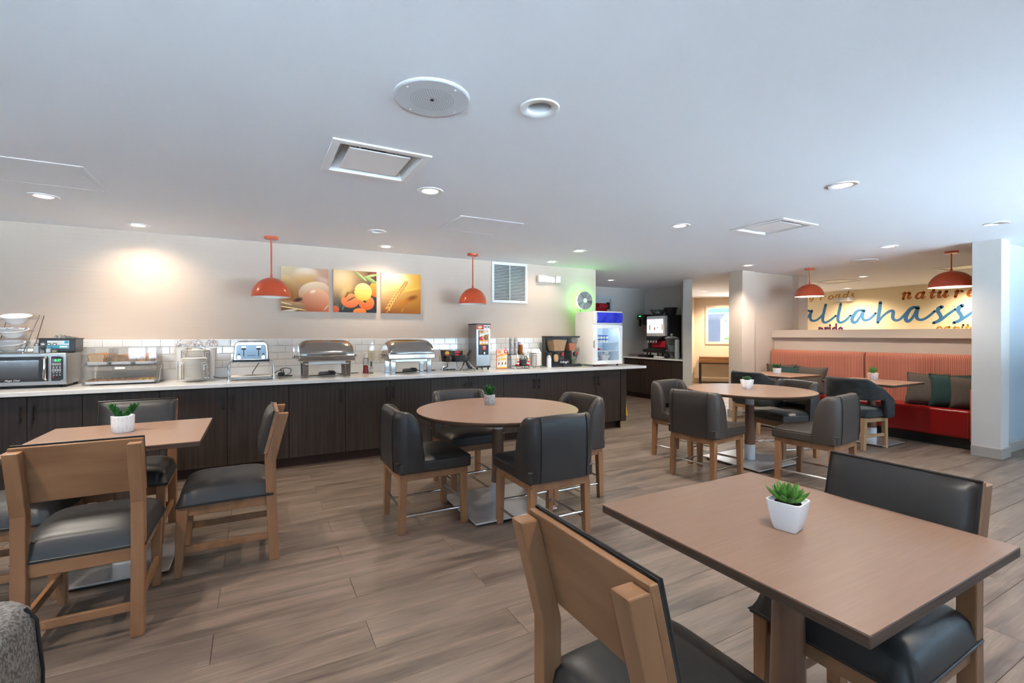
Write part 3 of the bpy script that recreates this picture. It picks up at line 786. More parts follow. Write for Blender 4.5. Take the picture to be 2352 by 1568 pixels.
for az, el in ((160,50),(-10,52)):
    mb = MB(); sprig(mb, (0.012*math.cos(R(az)),0.012*math.sin(R(az)),0.088), az, el, 0.080, 0.031, 16, 7); mb.build('sprig', m_leafd, p, smooth=True)
p = thing('potted_plant', 'small spiky green plant in a grey concrete cylinder pot on round table', 'plant', (1.715, 3.55, TZ))
MB().lathe([(0,0),(0.042,0),(0.045,0.004),(0.045,0.080),(0.043,0.082),(0.039,0.076),(0,0.074)], n=32).build('pot', m_potc, p, smooth=True)
for az, el, l in ((90,85,0.08),(0,66,0.065),(120,66,0.065),(240,66,0.07),(60,70,0.06)):
    mb = MB(); sprig(mb, (0.012*math.cos(R(az)),0.012*math.sin(R(az)),0.072), az, el, l, 0.024, 12, 6); mb.build('sprig', m_leafd, p, smooth=True)
p = thing('potted_succulent', 'dark green rosette in a white octagonal tapered pot on round table', 'plant', (4.66, 3.25, TZ), 10)
square_pot(p, 0.066, 0.046, 0.098, 0.01, m_pot, 8, 22.5)
succulent(p, 0.093, m_leafg, [(10,25,0.055,0.022,0.008,0),(8,48,0.050,0.019,0.006,18),(6,68,0.046,0.016,0.004,5)], 1)
p = thing('potted_succulent', 'bright green upright succulent in a pale pink pot before the corduroy back', 'plant', (7.02, 3.115, TZ))
MB().lathe([(0,0),(0.047,0),(0.054,0.01),(0.060,0.085),(0.056,0.088),(0.052,0.08),(0,0.078)], n=24).build('pot', m_potp, p, smooth=True)
succulent(p, 0.080, m_leaf, [(8,50,0.085,0.022,0.008,0),(7,66,0.095,0.020,0.006,18),(4,80,0.09,0.016,0.003,5)], 1)
p = thing('potted_plant', 'dark leafy plant in a small square white pot beside the grey cushions', 'plant', (6.85, 4.285, TZ), 15)
square_pot(p, 0.060, 0.054, 0.085, 0.01, m_pot)
succulent(p, 0.080, m_leafg, [(9,25,0.085,0.034,0.008,0),(8,45,0.085,0.032,0.006,18),(5,68,0.07,0.028,0.003,5)], 1)
# ================================================================== base cabinets
CY = 5.21
K = 0.9812
SE = [v*K for v in (-1.671,-1.324,-0.788,-0.257,0.285,0.834,1.317,1.798,2.275,2.763,3.251,3.742,4.24,4.70)]
def cabinet(x0, x1, mid, label, single_handle=None):
    t = thing('base_cabinet', label, 'cabinet', ((x0+x1)/2, CY, 0), 0, 'dark wood base cabinets under the buffet counter')
    cx = (x0+x1)/2
    MB().box(x0-cx+0.001, x1-cx-0.001, 0.021, 0.715, 0.105, CT-0.037).build('carcass', m_cab, t)
    MB().box(x0-cx, x1-cx, 0.085, 0.70, 0.0, 0.106).build('toe_kick', m_kick, t)
    spans = [(x0, mid, 1), (mid, x1, -1)] if mid else [(x0, x1, single_handle)]
    for a, b, side in spans:
        d = MB().box(a-cx+0.0018, b-cx-0.0018, 0, 0.020, 0.108, CT-0.045).build('door', m_cab, t, bevel=0.0015)
        hx = (b-cx-0.038) if side == 1 else (a-cx+0.038)
        h = MB().box(hx-0.006,hx+0.006,-0.036,-0.026,0.640,0.780)
        for z in (0.668, 0.752): h.cyl((hx,-0.030,z),(hx,0.002,z),0.005,n=8)
        h.build('handle', m_black, d, bevel=0.001)
    return t
cabinet(-2.62, SE[0]-0.34, SE[0]-0.66, 'dark wood double-door cabinet at the far end beyond the microwave')
cabinet(SE[0]-0.34, SE[1], SE[0], 'dark wood double-door cabinet under the microwave')
cabinet(SE[1], SE[2], None, 'dark wood single-door cabinet under the bread display case', 1)
cabinet(SE[2], SE[4], SE[3], 'dark wood double-door cabinet under the foam plates and toaster')
cabinet(SE[4], SE[5], None, 'dark wood single-door cabinet under the chafing dish nearer the toaster', 1)
cabinet(SE[5], SE[7], SE[6], 'dark wood double-door cabinet under the ketchup and second chafing dish')
cabinet(SE[7], SE[9], SE[8], 'dark wood double-door cabinet under the waffle iron')
cabinet(SE[9], SE[11], SE[10], 'dark wood double-door cabinet under the waffle sign and foam bowls')
cabinet(SE[11], SE[13], SE[12], 'dark wood double-door cabinet under the cereal dispenser and small fridge')
ep = thing('cabinet_end_panel', 'dark wood filler and end panel closing the cabinet run under the small fridge', 'panel', (SE[13], CY, 0))
MB().box(0.012, 0.110, 0.0, 0.72, 0.095, CT-0.037).build('panel', m_cab, ep, bevel=0.002)
MB().box(0.0, 0.012, 0.012, 0.70, 0.0, CT-0.04).build('filler', m_black, ep)
ct = thing('countertop', 'long white quartz buffet countertop with upstand against the tiled wall', 'countertop', (1.2, 5.55, CT-0.036))
MB().box(-3.85, 3.88, 5.17-5.55, 5.936-5.55, 0, 0.036).build('slab', m_quartz, ct, bevel=0.003)
MB().box(-3.80, 3.54, 5.914-5.55, 5.936-5.55, 0.037, 0.142).build('upstand', m_quartz, ct, bevel=0.002)

# ================================================================== things on the counter
def solid(name, col, rough=0.5, metal=0.0): return M(name, col, rough, metal)
m_redp = solid('red_print', (0.62,0.03,0.03), 0.5); m_yel = solid('yellow_print', (0.85,0.52,0.04), 0.5); m_blu = solid('blue_print', (0.02,0.30,0.45), 0.4)
m_blk = solid('black_print', (0.015,0.015,0.015), 0.5); m_brn = solid('brown_print', (0.20,0.05,0.02), 0.5); m_gry = solid('grey_print', (0.35,0.35,0.35), 0.5)
m_dglass = M('dark_oven_glass', (0.055,0.056,0.06), 0.12, coat=0.4)
# microwave
t = thing('microwave', 'stainless steel microwave with black control panel at counter end', 'microwave', (-1.76, 5.50, CT))
MB().box(-0.29,0.285,0.012,0.40,0.022,0.300).build('body', m_steel, t, bevel=0.006)
MB().box(-0.29,0.285,0.0,0.014,0.026,0.300).build('front', m_steel, t, bevel=0.004)
d = MB().box(-0.285,0.165,-0.006,0.004,0.058,0.272).build('door', m_blackp, t, bevel=0.003)
MB().box(-0.27,0.105,-0.0085,-0.004,0.088,0.242).build('door_window', m_dglass, d)
b = MB(); b.tube([(0.150,-0.006,0.262),(0.150,-0.034,0.250),(0.150,-0.038,0.165),(0.150,-0.034,0.085),(0.150,-0.006,0.072)], 0.012, 10); b.build('handle', m_chrome, d, smooth=True)
b = MB(); P = [(0.186,0.058),(0.238,0.058),(0.262,0.070),(0.262,0.262),(0.238,0.272),(0.186,0.272)]
b.prism(P, 0.0, 0.008, facing_y(0,0.002,0)); pan = b.build('control_panel', m_blackp, t)
MB().box(0.192,0.252,-0.0072,-0.005,0.222,0.250).build('display', M('display_black', (0.004,0.006,0.004), 0.15), pan)
text_mesh('clock_digits', '8:27', 0.026, emis('green_led', (0.05,1.0,0.12), 3.0), facing_y(0.230,-0.0078,0.236), pan)
k = MB()
for r_, z in enumerate((0.206,0.194,0.152,0.140)):
    for c_ in range(4): k.box(0.191+c_*0.0155,0.204+c_*0.0155,-0.0072,-0.0055,z,z+0.009)
k.build('buttons', m_gry, pan)
k = MB()
for z in (0.180,0.169,0.127,0.107):
    for c_ in range(3): k.box(0.195+c_*0.021,0.207+c_*0.021,-0.0068,-0.0055,z,z+0.0035)
k.build('button_lettering', m_paper, pan)
MB().box(0.191,0.206,-0.0070,-0.0055,0.090,0.096).build('stop_button', m_redp, pan)
text_mesh('brand_lettering', 'Magic Chef', 0.020, m_paper, facing_y(-0.06,-0.0066,0.071), d, shear=0.25)
b = MB()
for sx in (-0.25,0.25):
    for y in (0.05,0.36): b.cyl((sx,y,0),(sx,y,0.024),0.016,n=12)
b.build('feet', m_black, t)
# tiered bowl rack on the microwave
MT = CT+0.300
t = thing('bowl_rack', 'three tier chrome rack holding tilted white bowls on top of the microwave', 'rack', (-1.845, 5.70, MT))
b = MB()
for sx in (-0.118, 0.118):
    b.tube([(sx-0.055,-0.11,0.004),(sx-0.055,0.10,0.004),(sx+0.02,0.10,0.335)], 0.0035, 6)
    b.tube([(sx-0.055,-0.11,0.004),(sx+0.02,0.0,0.335)], 0.0035, 6)
for z, o in ((0.09,-0.03),(0.195,-0.008),(0.30,0.016)): b.tube([(-0.118+o,-0.04+0.1*z,z),(0.118+o,-0.04+0.1*z,z)], 0.003, 6)
b.build('wire_frame', m_chrome, t, smooth=True)
m_bowl = M('white_china', (0.72,0.74,0.77), 0.15)
for z, o in ((0.025,-0.045),(0.140,-0.02),(0.258,0.0)):
    m = Matrix.Translation((o,-0.035,z)) @ Matrix.Rotation(R(14),4,'X')
    MB().lathe([(0,0),(0.045,0),(0.05,0.004),(0.075,0.03),(0.094,0.062),(0.104,0.066),(0.104,0.070),(0.092,0.068),(0.072,0.036),(0.045,0.010),(0,0.008)], n=32, m=m).build('bowl', m_bowl, t, smooth=True)
for i, (x, y, z, rz, ry) in enumerate(((-0.06,-0.05,0.208,10,4),(0.000,-0.065,0.212,-8,-14),(0.05,-0.04,0.207,20,12),(-0.03,-0.01,0.213,40,0),(0.03,0.0,0.21,-30,6))):
    j = thing('jam_tub', 'small white and red jam tub heaped in the middle bowl of the bowl rack', 'jam tub', (-1.845+x-0.02, 5.70+y, MT+z), rz, 'jam tubs in the rack bowl')
    MB(Matrix.Rotation(R(ry),4,'Y')).hexa([(-0.014,-0.010,0),(0.014,-0.010,0),(0.014,0.010,0),(-0.014,0.010,0)],[(-0.021,-0.016,0.016),(0.021,-0.016,0.016),(0.021,0.016,0.016),(-0.021,0.016,0.016)]).build('tub', m_paper, j)
    MB(Matrix.Rotation(R(ry),4,'Y')).box(-0.021,0.021,-0.016,0.016,0.016,0.0175).build('lid', m_redp if i != 1 else m_brn, j)
# black bin behind shakers
t = thing('storage_bin', 'black plastic bin with blue label on top of the microwave', 'bin', (-1.565, 5.72, MT))
b = MB(); x0,x1,y0_,y1_ = -0.125,0.118,-0.10,0.12; tt=0.006
b.hexa([(x0+0.01,y0_+0.01,0),(x1-0.01,y0_+0.01,0),(x1-0.01,y1_-0.01,0),(x0+0.01,y1_-0.01,0)],[(x0,y0_,0.012),(x1,y0_,0.012),(x1,y1_,0.012),(x0,y1_,0.012)])
b.box(x0,x1,y0_,y0_+tt,0.012,0.128).box(x0,x1,y1_-tt,y1_,0.012,0.128).box(x0,x0+tt,y0_+tt,y1_-tt,0.012,0.128).box(x1-tt,x1,y0_+tt,y1_-tt,0.012,0.128)
b.box(x0-0.008,x1+0.008,y0_-0.008,y0_,0.122,0.130).box(x0-0.008,x1+0.008,y1_,y1_+0.008,0.122,0.130).box(x0-0.008,x0,y0_,y1_,0.122,0.130).box(x1,x1+0.008,y0_,y1_,0.122,0.130)
b.build('tub', m_blackp, t, bevel=0.002)
lb = MB().box(-0.07,0.075,y0_-0.0018,y0_-0.0004,0.036,0.108).build('label', M('pale_grey_label', (0.55,0.60,0.62), 0.5), t)
MB().box(-0.068,0.073,y0_-0.0026,y0_-0.0019,0.038,0.068).box(0.045,0.072,y0_-0.0026,y0_-0.0019,0.082,0.104).build('blue_panel', M('teal_print', (0.01,0.28,0.42), 0.4), lb)
MB().box(0.012,0.065,y0_-0.0032,y0_-0.0027,0.047,0.060).build('label_lettering', m_paper, lb)
b = MB()
for i in range(5):
    x = -0.06+0.03*i; b.tube([(x,-0.06+0.02*i,0.10),(x+0.02,0.0,0.155-0.006*abs(i-1)),(x+0.05,0.06,0.118)], 0.010, 6)
b.build('plastic_wrap', thin_glass('cling_wrap', (0.95,0.95,0.95), 0.4, 0.15, 0.12), t, smooth=True)
# shakers
for i, (x, lab, fill, fc) in enumerate(((-1.690,'salt shaker full of white salt, tallest fill of the four on the microwave',0.058,(0.8,0.8,0.8)),(-1.650,'empty looking glass shaker second in the row of four',0.012,(0.35,0.30,0.22)),(-1.611,'half full salt shaker third in the row of four',0.034,(0.8,0.79,0.77)),(-1.572,'pepper shaker with a little tan powder, last of four beside blue label',0.022,(0.45,0.34,0.22)))):
    s_ = thing('shaker', lab, 'shaker', (x, 5.572, MT), 0, 'glass shakers in front of the black bin')
    sq = lambda w, z: [(-w,-w,z),(w,-w,z),(w,w,z),(-w,w,z)]
    MB().hexa(sq(0.0175,0.001), sq(0.016,0.068)).build('glass_body', m_glass, s_, bevel=0.003)
    MB().hexa(sq(0.0145,0.004), sq(0.0140,0.004+fill)).build('contents', solid('shaker_fill', fc, 0.9), s_)
    MB().lathe([(0.0150,0.066),(0.0158,0.068),(0.0158,0.082),(0.012,0.090),(0,0.092)], n=20).build('cap', m_chrome, s_, smooth=True)
# bread display: two clear acrylic cases
t = thing('bread_case', 'clear acrylic two tier bread display case beside the microwave', 'display case', (-1.105, 5.50, CT))
b = MB(); th = 0.004
for x in (-0.262, -0.088, 0.086, 0.258): b.box(x,x+th,0.03,0.36,0.180,0.338)
b.box(-0.262,0.262,0.03,0.034,0.180,0.338).box(-0.262,0.262,0.03,0.36,0.334,0.338).box(-0.262,0.262,0.03,0.36,0.176,0.180).box(-0.262,0.262,0.356,0.36,0.180,0.338)
b.build('upper_case', m_acry, t)
b = MB()
b.box(-0.270,0.270,-0.004,0.0,0.020,0.172).box(-0.270,0.270,0.0,0.37,0.170,0.174).box(-0.270,-0.266,0.0,0.37,0.004,0.172).box(0.266,0.270,0.0,0.37,0.004,0.172).box(-0.27,0.27,0.366,0.37,0.004,0.172).box(-0.27,0.27,0.0,0.37,0.002,0.006)
b.build('lower_case', m_acry, t)
b = MB()
for x in (0.272,): 
    for dy in (0.0, 0.018, 0.036): b.tube([(x,0.02+dy,0.006),(x+0.010,0.03+dy,0.05),(x+0.012,0.07+dy,0.12),(x+0.010,0.14+dy,0.165)], 0.003, 6)
b.build('edge_rods', m_chrome, t, smooth=True)
MB().box(-0.037,0.035,-0.0055,-0.0042,0.146,0.164).build('label', m_paper, t)
MB().box(-0.04,0.04,-0.012,-0.004,0.098,0.104).build('handle', m_acry, t)
m_tray = M('white_tray', (0.72,0.73,0.75), 0.4)
def tray(x0,x1,y0,y1,z):
    b = MB(); h=0.026; s_=0.012
    b.hexa([(x0+s_,y0+s_,z),(x1-s_,y0+s_,z),(x1-s_,y1-s_,z),(x0+s_,y1-s_,z)],[(x0+s_*.8,y0+s_*.8,z+0.004),(x1-s_*.8,y0+s_*.8,z+0.004),(x1-s_*.8,y1-s_*.8,z+0.004),(x0+s_*.8,y1-s_*.8,z+0.004)])
    for (a,b_,c,d_) in ((x0,x1,y0,y0+s_),(x0,x1,y1-s_,y1),(x0,x0+s_,y0,y1),(x1-s_,x1,y0,y1)): b.box(a,b_,c,d_,z+0.003,z+h)
    b.build('tray', m_tray, t, bevel=0.003)
for a in (-0.252,-0.080,0.094): tray(a,a+0.158,0.045,0.345,0.184)
tray(-0.258,0.258,0.012,0.352,0.012)
m_bread = M('white_bread', (0.72,0.50,0.28), 0.9, var=((0.62,0.40,0.20),(60,60,60),0.4,0.65)); m_crust = M('bread_crust', (0.42,0.19,0.06), 0.8)
m_multi = M('seeded_bread', (0.42,0.25,0.12), 0.9, var=((0.28,0.14,0.06),(90,90,90),0.45,0.6)); m_bagel = M('bagel_crust', (0.56,0.29,0.10), 0.55, var=((0.42,0.17,0.04),(25,25,25),0.4,0.65))
bx, by, bz = -1.105, 5.50, CT+0.189
def slice_outline(w, h, kind):
    if kind == 0: P = [(-w*.46,0),(w*.46,0),(w*.48,h*.55),(w*.55,h*.70),(w*.52,h*.92),(w*.30,h),(-w*.30,h),(-w*.52,h*.92),(-w*.55,h*.70),(-w*.48,h*.55)]
    else: P = [(-w*.47,0),(w*.47,0),(w*.52,h*.3),(w*.46,h*.62),(w*.30,h*.88),(0,h),(-w*.30,h*.88),(-w*.46,h*.62),(-w*.52,h*.3)]
    return P
for i in range(6):
    s_ = thing('bread_slice', 'white sandwich bread slice standing upright in the bread case', 'bread', (bx-0.185+0.010*i, by+0.075+0.034*i, bz), -4, 'white bread slices')
    MB().prism(slice_outline(0.108,0.094,0), -0.0065, 0.0065, Matrix.Rotation(R(90),4,'X')).build('crumb', m_bread, s_, bevel=0.003)
    MB().tube([(x*1.02,0,z*1.01) for x,z in slice_outline(0.108,0.094,0)], 0.0068, 6, closed=True).build('crust', m_crust, s_, smooth=True)
for i in range(6):
    s_ = thing('bread_slice', 'brown seeded bread slice standing upright in the bread case', 'bread', (bx-0.010+0.010*i, by+0.075+0.034*i, bz), -4, 'seeded bread slices')
    MB().prism(slice_outline(0.122,0.082,1), -0.0065, 0.0065, Matrix.Rotation(R(90),4,'X')).build('crumb', m_multi, s_, bevel=0.003)
    MB().tube([(x*1.02,0,z*1.01) for x,z in slice_outline(0.122,0.082,1)], 0.0066, 6, closed=True).build('crust', m_crust, s_, smooth=True)
for i in range(4):
    s_ = thing('bagel', 'golden bagel standing on edge in the bread case', 'bagel', (bx+0.148+0.015*i, by+0.085+0.045*i, bz+0.048), -20, 'bagels in the bread case')
    MB(Matrix.Rotation(R(82),4,'X')).grid(lambda u,v: ((0.031+0.0185*math.cos(v*2*math.pi))*math.cos(u*2*math.pi), (0.031+0.0185*math.cos(v*2*math.pi))*math.sin(u*2*math.pi), 0.0185*math.sin(v*2*math.pi)), 26, 12, True, True).build('ring', m_bagel, s_, smooth=True)
m_muff = M('muffin_brown', (0.42,0.17,0.045), 0.8, var=((0.20,0.06,0.015),(50,50,50),0.4,0.65)); m_muffy = M('muffin_yellow', (0.62,0.36,0.03), 0.7, var=((0.40,0.20,0.02),(50,50,50),0.4,0.65)); m_cup_p = M('dark_paper_cup', (0.10,0.04,0.02), 0.8)
for r_ in range(3):
    for c_ in range(11):
        yl = c_ >= 8
        s_ = thing('muffin', 'mini yellow muffin in the lower tray of bread case' if yl else 'mini brown muffin in the lower tray of bread case', 'muffin', (bx-0.232+0.0462*c_, by+0.045+0.075*r_, CT+0.016), random.uniform(0,90), 'yellow mini muffins' if yl else 'brown mini muffins')
        MB().lathe([(0,0),(0.015,0),(0.019,0.018)], n=10).build('paper_cup', m_cup_p, s_)
        MB().lathe([(0.019,0.018),(0.0222,0.020),(0.021,0.028),(0.013,0.036),(0,0.039)], n=12).build('top', m_muffy if yl else m_muff, s_, smooth=True)
b = MB(); b.tube(catmull([(-1.42,5.85,1.10),(-1.40,5.84,1.07),(-1.375,5.90,1.06)]), 0.004, 6)
tag(b.build('power_cord', m_blackp, None, smooth=True), 'short black cord between microwave and bread case', 'cord')
# foam plates
t = thing('plate_rack', 'chrome wire rack holding the tall stack of foam plates', 'rack', (-0.545, 5.56, CT))
b = MB()
for sx in (-0.118,0.118):
    b.tube([(sx,-0.115,0.0),(sx,-0.115,0.205)], 0.0035, 6); b.tube([(sx,0.115,0.0),(sx,0.115,0.30)], 0.0035, 6)
    for k_, (dx, h) in enumerate(((0.0,0.190),(0.018,0.17))):
        q = math.copysign(1,sx); b.tube([(sx,-0.116,h),(sx-q*0.045+q*dx*0.9,-0.116,h),(sx-q*0.045+q*dx*0.9,-0.116,0.03)], 0.0028, 6)
        b.tube([(sx,0.09,h+0.11),(sx-q*0.05+q*dx*0.9,0.09,h+0.11),(sx-q*0.05+q*dx*0.9,0.09,0.2)], 0.0028, 6)
b.tube([(-0.118,-0.115,0.024),(0.118,-0.115,0.024),(0.118,0.115,0.024),(-0.118,0.115,0.024)], 0.0035, 6, closed=True)
b.tube([(-0.118,-0.03,0.024),(0.118,-0.03,0.024)], 0.0035, 6); b.tube([(-0.118,0.05,0.024),(0.118,0.05,0.024)], 0.0035, 6)
b.build('wire_frame', m_chrome, t, smooth=True)
def plate_stack(x, y, z, n, r, pitch, lab, grp):
    first = None
    for i in range(n):
        if first is None:
            o = first = MB().lathe([(0,0),(r*0.66,0),(r*0.72,0.003),(r,0.015),(r,0.018),(r*0.70,0.0065),(0,0.004)], n=32).build('foam_plate', m_foam, None, smooth=True)
        else: o = first.copy(); COL.objects.link(o)
        o.location = (x, y, z+pitch*i); tag(o, lab, 'plate', grp)
plate_stack(-0.545, 5.550, CT+0.028, 26, 0.107, 0.0074, 'white foam plate in the tall stack held by the wire rack', 'foam plates, front stack')
plate_stack(-0.545, 5.775, CT+0.028, 36, 0.107, 0.0074, 'white foam plate in the stack behind the wire rack, under the cutlery cups', 'foam plates, back stack')
m_tray2 = M('clear_spoon_plastic', (0.80,0.79,0.84), 0.3)
zc = CT
for i, (x, lab) in enumerate(((-0.688,'cup bursting with clear plastic spoons beside the bread case'),(-0.556,'cup bursting with clear plastic cutlery in the middle of three behind the plates'),(-0.430,'cup bursting with clear plastic cutlery closest to the toaster'))):
    t = thing('cutlery_cup', lab, 'cutlery cup', (x, 5.84, zc), 0, 'cutlery cups behind the foam plates')
    if i == 1: t.location = (x, 5.900, zc)
    MB().lathe([(0,0),(0.030,0),(0.034,0.01),(0.046,0.32),(0.042,0.32),(0.031,0.012),(0,0.012)], n=20).build('cup', m_white if i != 1 else m_foam, t, smooth=True)
    b = MB(); rr = random.Random(i)
    for k_ in range(110):
        az = rr.uniform(0,2*math.pi); el = math.asin(rr.uniform(-0.25,1)); rad = rr.uniform(0.040,0.058)
        c = Vector((rad*math.cos(az)*math.cos(el), rad*0.75*math.sin(az)*math.cos(el), 0.352+rad*math.sin(el)))
        mm = Matrix.Translation(c) @ Euler((rr.uniform(0,3),rr.uniform(0,3),rr.uniform(0,3))).to_matrix().to_4x4()
        b.add([(-0.011,0,0),(-0.004,0.009,0.003),(0.008,0.008,0.004),(0.013,0,0),(0.008,-0.008,0.004),(-0.004,-0.009,0.003),(0,0,-0.004)], [(0,1,6),(1,2,6),(2,3,6),(3,4,6),(4,5,6),(5,0,6)], mm)
    tag(b.build('cutlery', m_tray2, t), kind='stuff')
# toaster on its stand
t = thing('toaster_stand', 'steel two level stand under the toaster with a white board below', 'stand', (-0.053, 5.57, CT))
b = MB()
for sx in (-1,1):
    x = sx*0.192
    b.tube([(x*1.05,-0.125,0.0),(x*1.03,-0.122,0.155),(x*0.99,-0.115,0.178),(x*0.90,-0.11,0.183)], 0.008, 8); b.tube([(x*1.05,0.125,0.0),(x*1.03,0.122,0.155),(x*0.99,0.115,0.178),(x*0.90,0.11,0.183)], 0.008, 8)
b.build('legs', m_chrome, t, smooth=True)
MB().box(-0.182,0.182,-0.125,0.125,0.174,0.186).build('upper_shelf', m_steel, t, bevel=0.003)
MB().box(-0.196,0.196,-0.128,0.125,0.012,0.026).build('lower_shelf', m_steel, t, bevel=0.003)
MB().box(-0.182,0.182,-0.112,0.115,0.0265,0.040).build('cutting_board', m_foam, t, bevel=0.003)
t = thing('toaster', 'four slot stainless steel toaster on the two level stand', 'toaster', (-0.053, 5.555, CT+0.186))
P = [(-0.160,0.012),(0.160,0.012),(0.158,0.06),(0.150,0.165),(0.140,0.19),(0.118,0.205),(-0.118,0.205),(-0.140,0.19),(-0.150,0.165),(-0.158,0.06)]
MB().prism(P, -0.13, 0.10, facing_y(0,0,0) ).build('body', m_steelm, t, bevel=0.008)
MB().prism([(-0.166,0.0),(0.166,0.0),(0.163,0.022),(-0.163,0.022)], -0.135, 0.105, facing_y(0,0,0)).build('base', m_blackp, t, bevel=0.003)
m_tblue = M('brushed_toaster_face', (0.26,0.30,0.34), 0.35, 1.0)
MB().prism([(-0.138,0.026),(0.138,0.026),(0.132,0.155),(0.118,0.172),(-0.118,0.172),(-0.132,0.155)], 0.0, 0.003, facing_y(0,-0.1005,0)).build('front_plate', m_tblue, t)
for sx in (-0.066,0.066):
    MB().box(sx-0.004,sx+0.004,-0.107,-0.1032,0.055,0.155).build('lever_slot', m_black, t)
    MB().box(sx-0.020,sx+0.020,-0.126,-0.104,0.122,0.142).build('lever', m_blackp, t, bevel=0.004)
    MB().box(sx-0.018,sx+0.018,-0.108,-0.1035,0.142,0.156).build('lever_cap', m_chrome, t)
for sx in (-0.108,0.108):
    MB().cyl((sx,-0.116,0.045),(sx,-0.103,0.045),0.017,n=20).build('browning_knob', m_chrome, t, smooth=True)
    MB().box(sx-0.010,sx+0.010,-0.108,-0.1035,0.072,0.083).build('button', m_black, t)
MB().box(-0.036,0.036,-0.1045,-0.1036,0.061,0.066).build('brand_lettering', m_blk, t)
for sx in (-0.095,-0.045,0.035,0.085): MB().box(sx-0.018,sx+0.018,-0.08,0.11,0.2045,0.2062).build('slot', m_black, t)
b = MB(); b.tube(catmull([(0.03,5.62,CT+0.185),(-0.02,5.70,CT+0.10),(-0.045,5.74,CT+0.045),(-0.02,5.76,CT+0.008),(0.05,5.78,CT+0.006),(0.14,5.80,CT+0.006),(0.18,5.78,CT+0.05),(0.24,5.78,CT+0.07),(0.26,5.80,CT+0.03),(0.20,5.82,CT+0.006)]), 0.004, 6)
tag(b.build('power_cord', m_blackp, None, smooth=True), 'black toaster cord hanging below the stand and looping on the counter', 'cord')
b = MB(); b.tube(catmull([(-0.42,5.83,CT+0.025),(-0.35,5.80,CT+0.008),(-0.2,5.80,CT+0.005),(-0.1,5.81,CT+0.005)]), 0.004, 6)
tag(b.build('power_cord', m_blackp, None, smooth=True), 'black cord running behind the plate stack to the toaster stand', 'cord')
t = thing('cord_bundle', 'coiled black cord with a plug and orange-edged tag behind the toaster stand', 'cord', (0.245, 5.80, CT))
b = MB(); b.tube(catmull([(-0.06,0,0.006),(0.0,-0.02,0.03),(-0.02,0.0,0.075),(0.03,0.0,0.09),(0.085,0.0,0.075),(0.075,0.0,0.03),(0.03,0.02,0.006)]), 0.004, 6); b.build('cord', m_blackp, t, smooth=True)
MB().sup((-0.01,0,0.022),(0.07,0.05,0.044),0.5).build('plug', m_blackp, t, smooth=True); MB().box(0.02,0.10,-0.03,-0.01,0.0,0.012).build('plug_strip', m_blackp, t, bevel=0.003)
MB().box(0.015,0.062,-0.003,0.0,0.055,0.082).build('tag_card', m_paper, t); MB().box(0.008,0.015,-0.003,0.0,0.055,0.082).build('tag_edge', m_orange, t)
# chafing dishes
def make_chafer(label, loc, rz):
    t = thing('chafing_dish', label, 'chafing dish', loc, rz, 'roll-top chafing dishes')
    def lid(u, v):
        th = R(-4) + R(188)*v; a = u*2-1
        e = 1-abs(a)**7*0.30
        return (0.275*a, 0.02-0.175*math.cos(th)*(0.75+0.25*e), 0.232+0.172*math.sin(th)*e if math.sin(th) > 0 else 0.232+0.172*math.sin(th))
    b = MB().grid(lid, 33, 25)
    for s_ in (0, 1):
        ids = [k*33 + (32 if s_ else 0) for k in range(25)]; b.f.append(tuple(ids) if s_ else tuple(reversed(ids)))
    ld = b.build('roll_top_lid', m_steelm, t, smooth=True, ang=50)
    MB().box(-0.06,0.06,-0.172,-0.158,0.248,0.256).build('lid_handle', m_steelm, ld, bevel=0.003)
    MB().box(-0.285,0.285,-0.165,0.205,0.172,0.240).build('water_pan', m_steelm, t, bevel=0.012, seg=3)
    MB().box(-0.225,0.225,-0.145,0.185,0.140,0.175).build('food_pan', M('satin_pan', (0.70,0.72,0.74), 0.3, 1.0), t, bevel=0.006)
    for sx in (-1,1):
        MB().cyl((sx*0.284,0.0,0.222),(sx*0.322,0.0,0.222),0.012,n=10).build('pivot', m_steelm, t); MB().sup((sx*0.325,0.0,0.222),(0.028,0.036,0.036),1.0).build('pivot_knob', m_chrome, t, smooth=True)
        for sy in (-1,1):
            b = MB(); x = sx*0.215; y = 0.02+sy*0.145
            b.hexa([(x-0.026,y-0.012,0.0),(x+0.026,y-0.012,0.0),(x+0.026,y+0.012,0.0),(x-0.026,y+0.012,0.0)],[(x-0.030,y-0.008,0.175),(x+0.030,y-0.008,0.175),(x+0.030,y+0.008,0.175),(x-0.030,y+0.008,0.175)])
            b.build('leg', m_steelm, t, bevel=0.004)
        MB().box(sx*0.215-0.028,sx*0.215+0.028,-0.15,0.19,0.150,0.172).build('leg_brace', m_steelm, t, bevel=0.003)
    return t
chf = make_chafer('steel roll-top chafing dish beside the toaster', (0.668, 5.565, CT), 0)
dup_at(chf, (1.600, 5.565, CT), 0, 'steel roll-top chafing dish beside the waffle iron', 'roll-top chafing dishes')
for k_, (x, l) in enumerate(((0.70,'black cord coiled under the chafing dish by the toaster'),(1.66,'black cord coiled under the chafing dish by the waffle iron'))):
    b = MB(); P = []
    for i in range(46):
        a = i*0.45; P.append((x+(0.085+0.01*math.sin(i))*math.cos(a)*1.0, 5.70+0.03*math.sin(a), CT+0.006+0.0009*i))
    b.tube([(x-0.21,5.62,CT+0.005),(x-0.14,5.66,CT+0.005)]+P+[(x+0.14,5.73,CT+0.006),(x+0.36,5.80,CT+0.006)], 0.0045, 6)
    tag(b.build('power_cord', m_blackp, None, smooth=True), l, 'cord', 'cords under the chafing dishes')
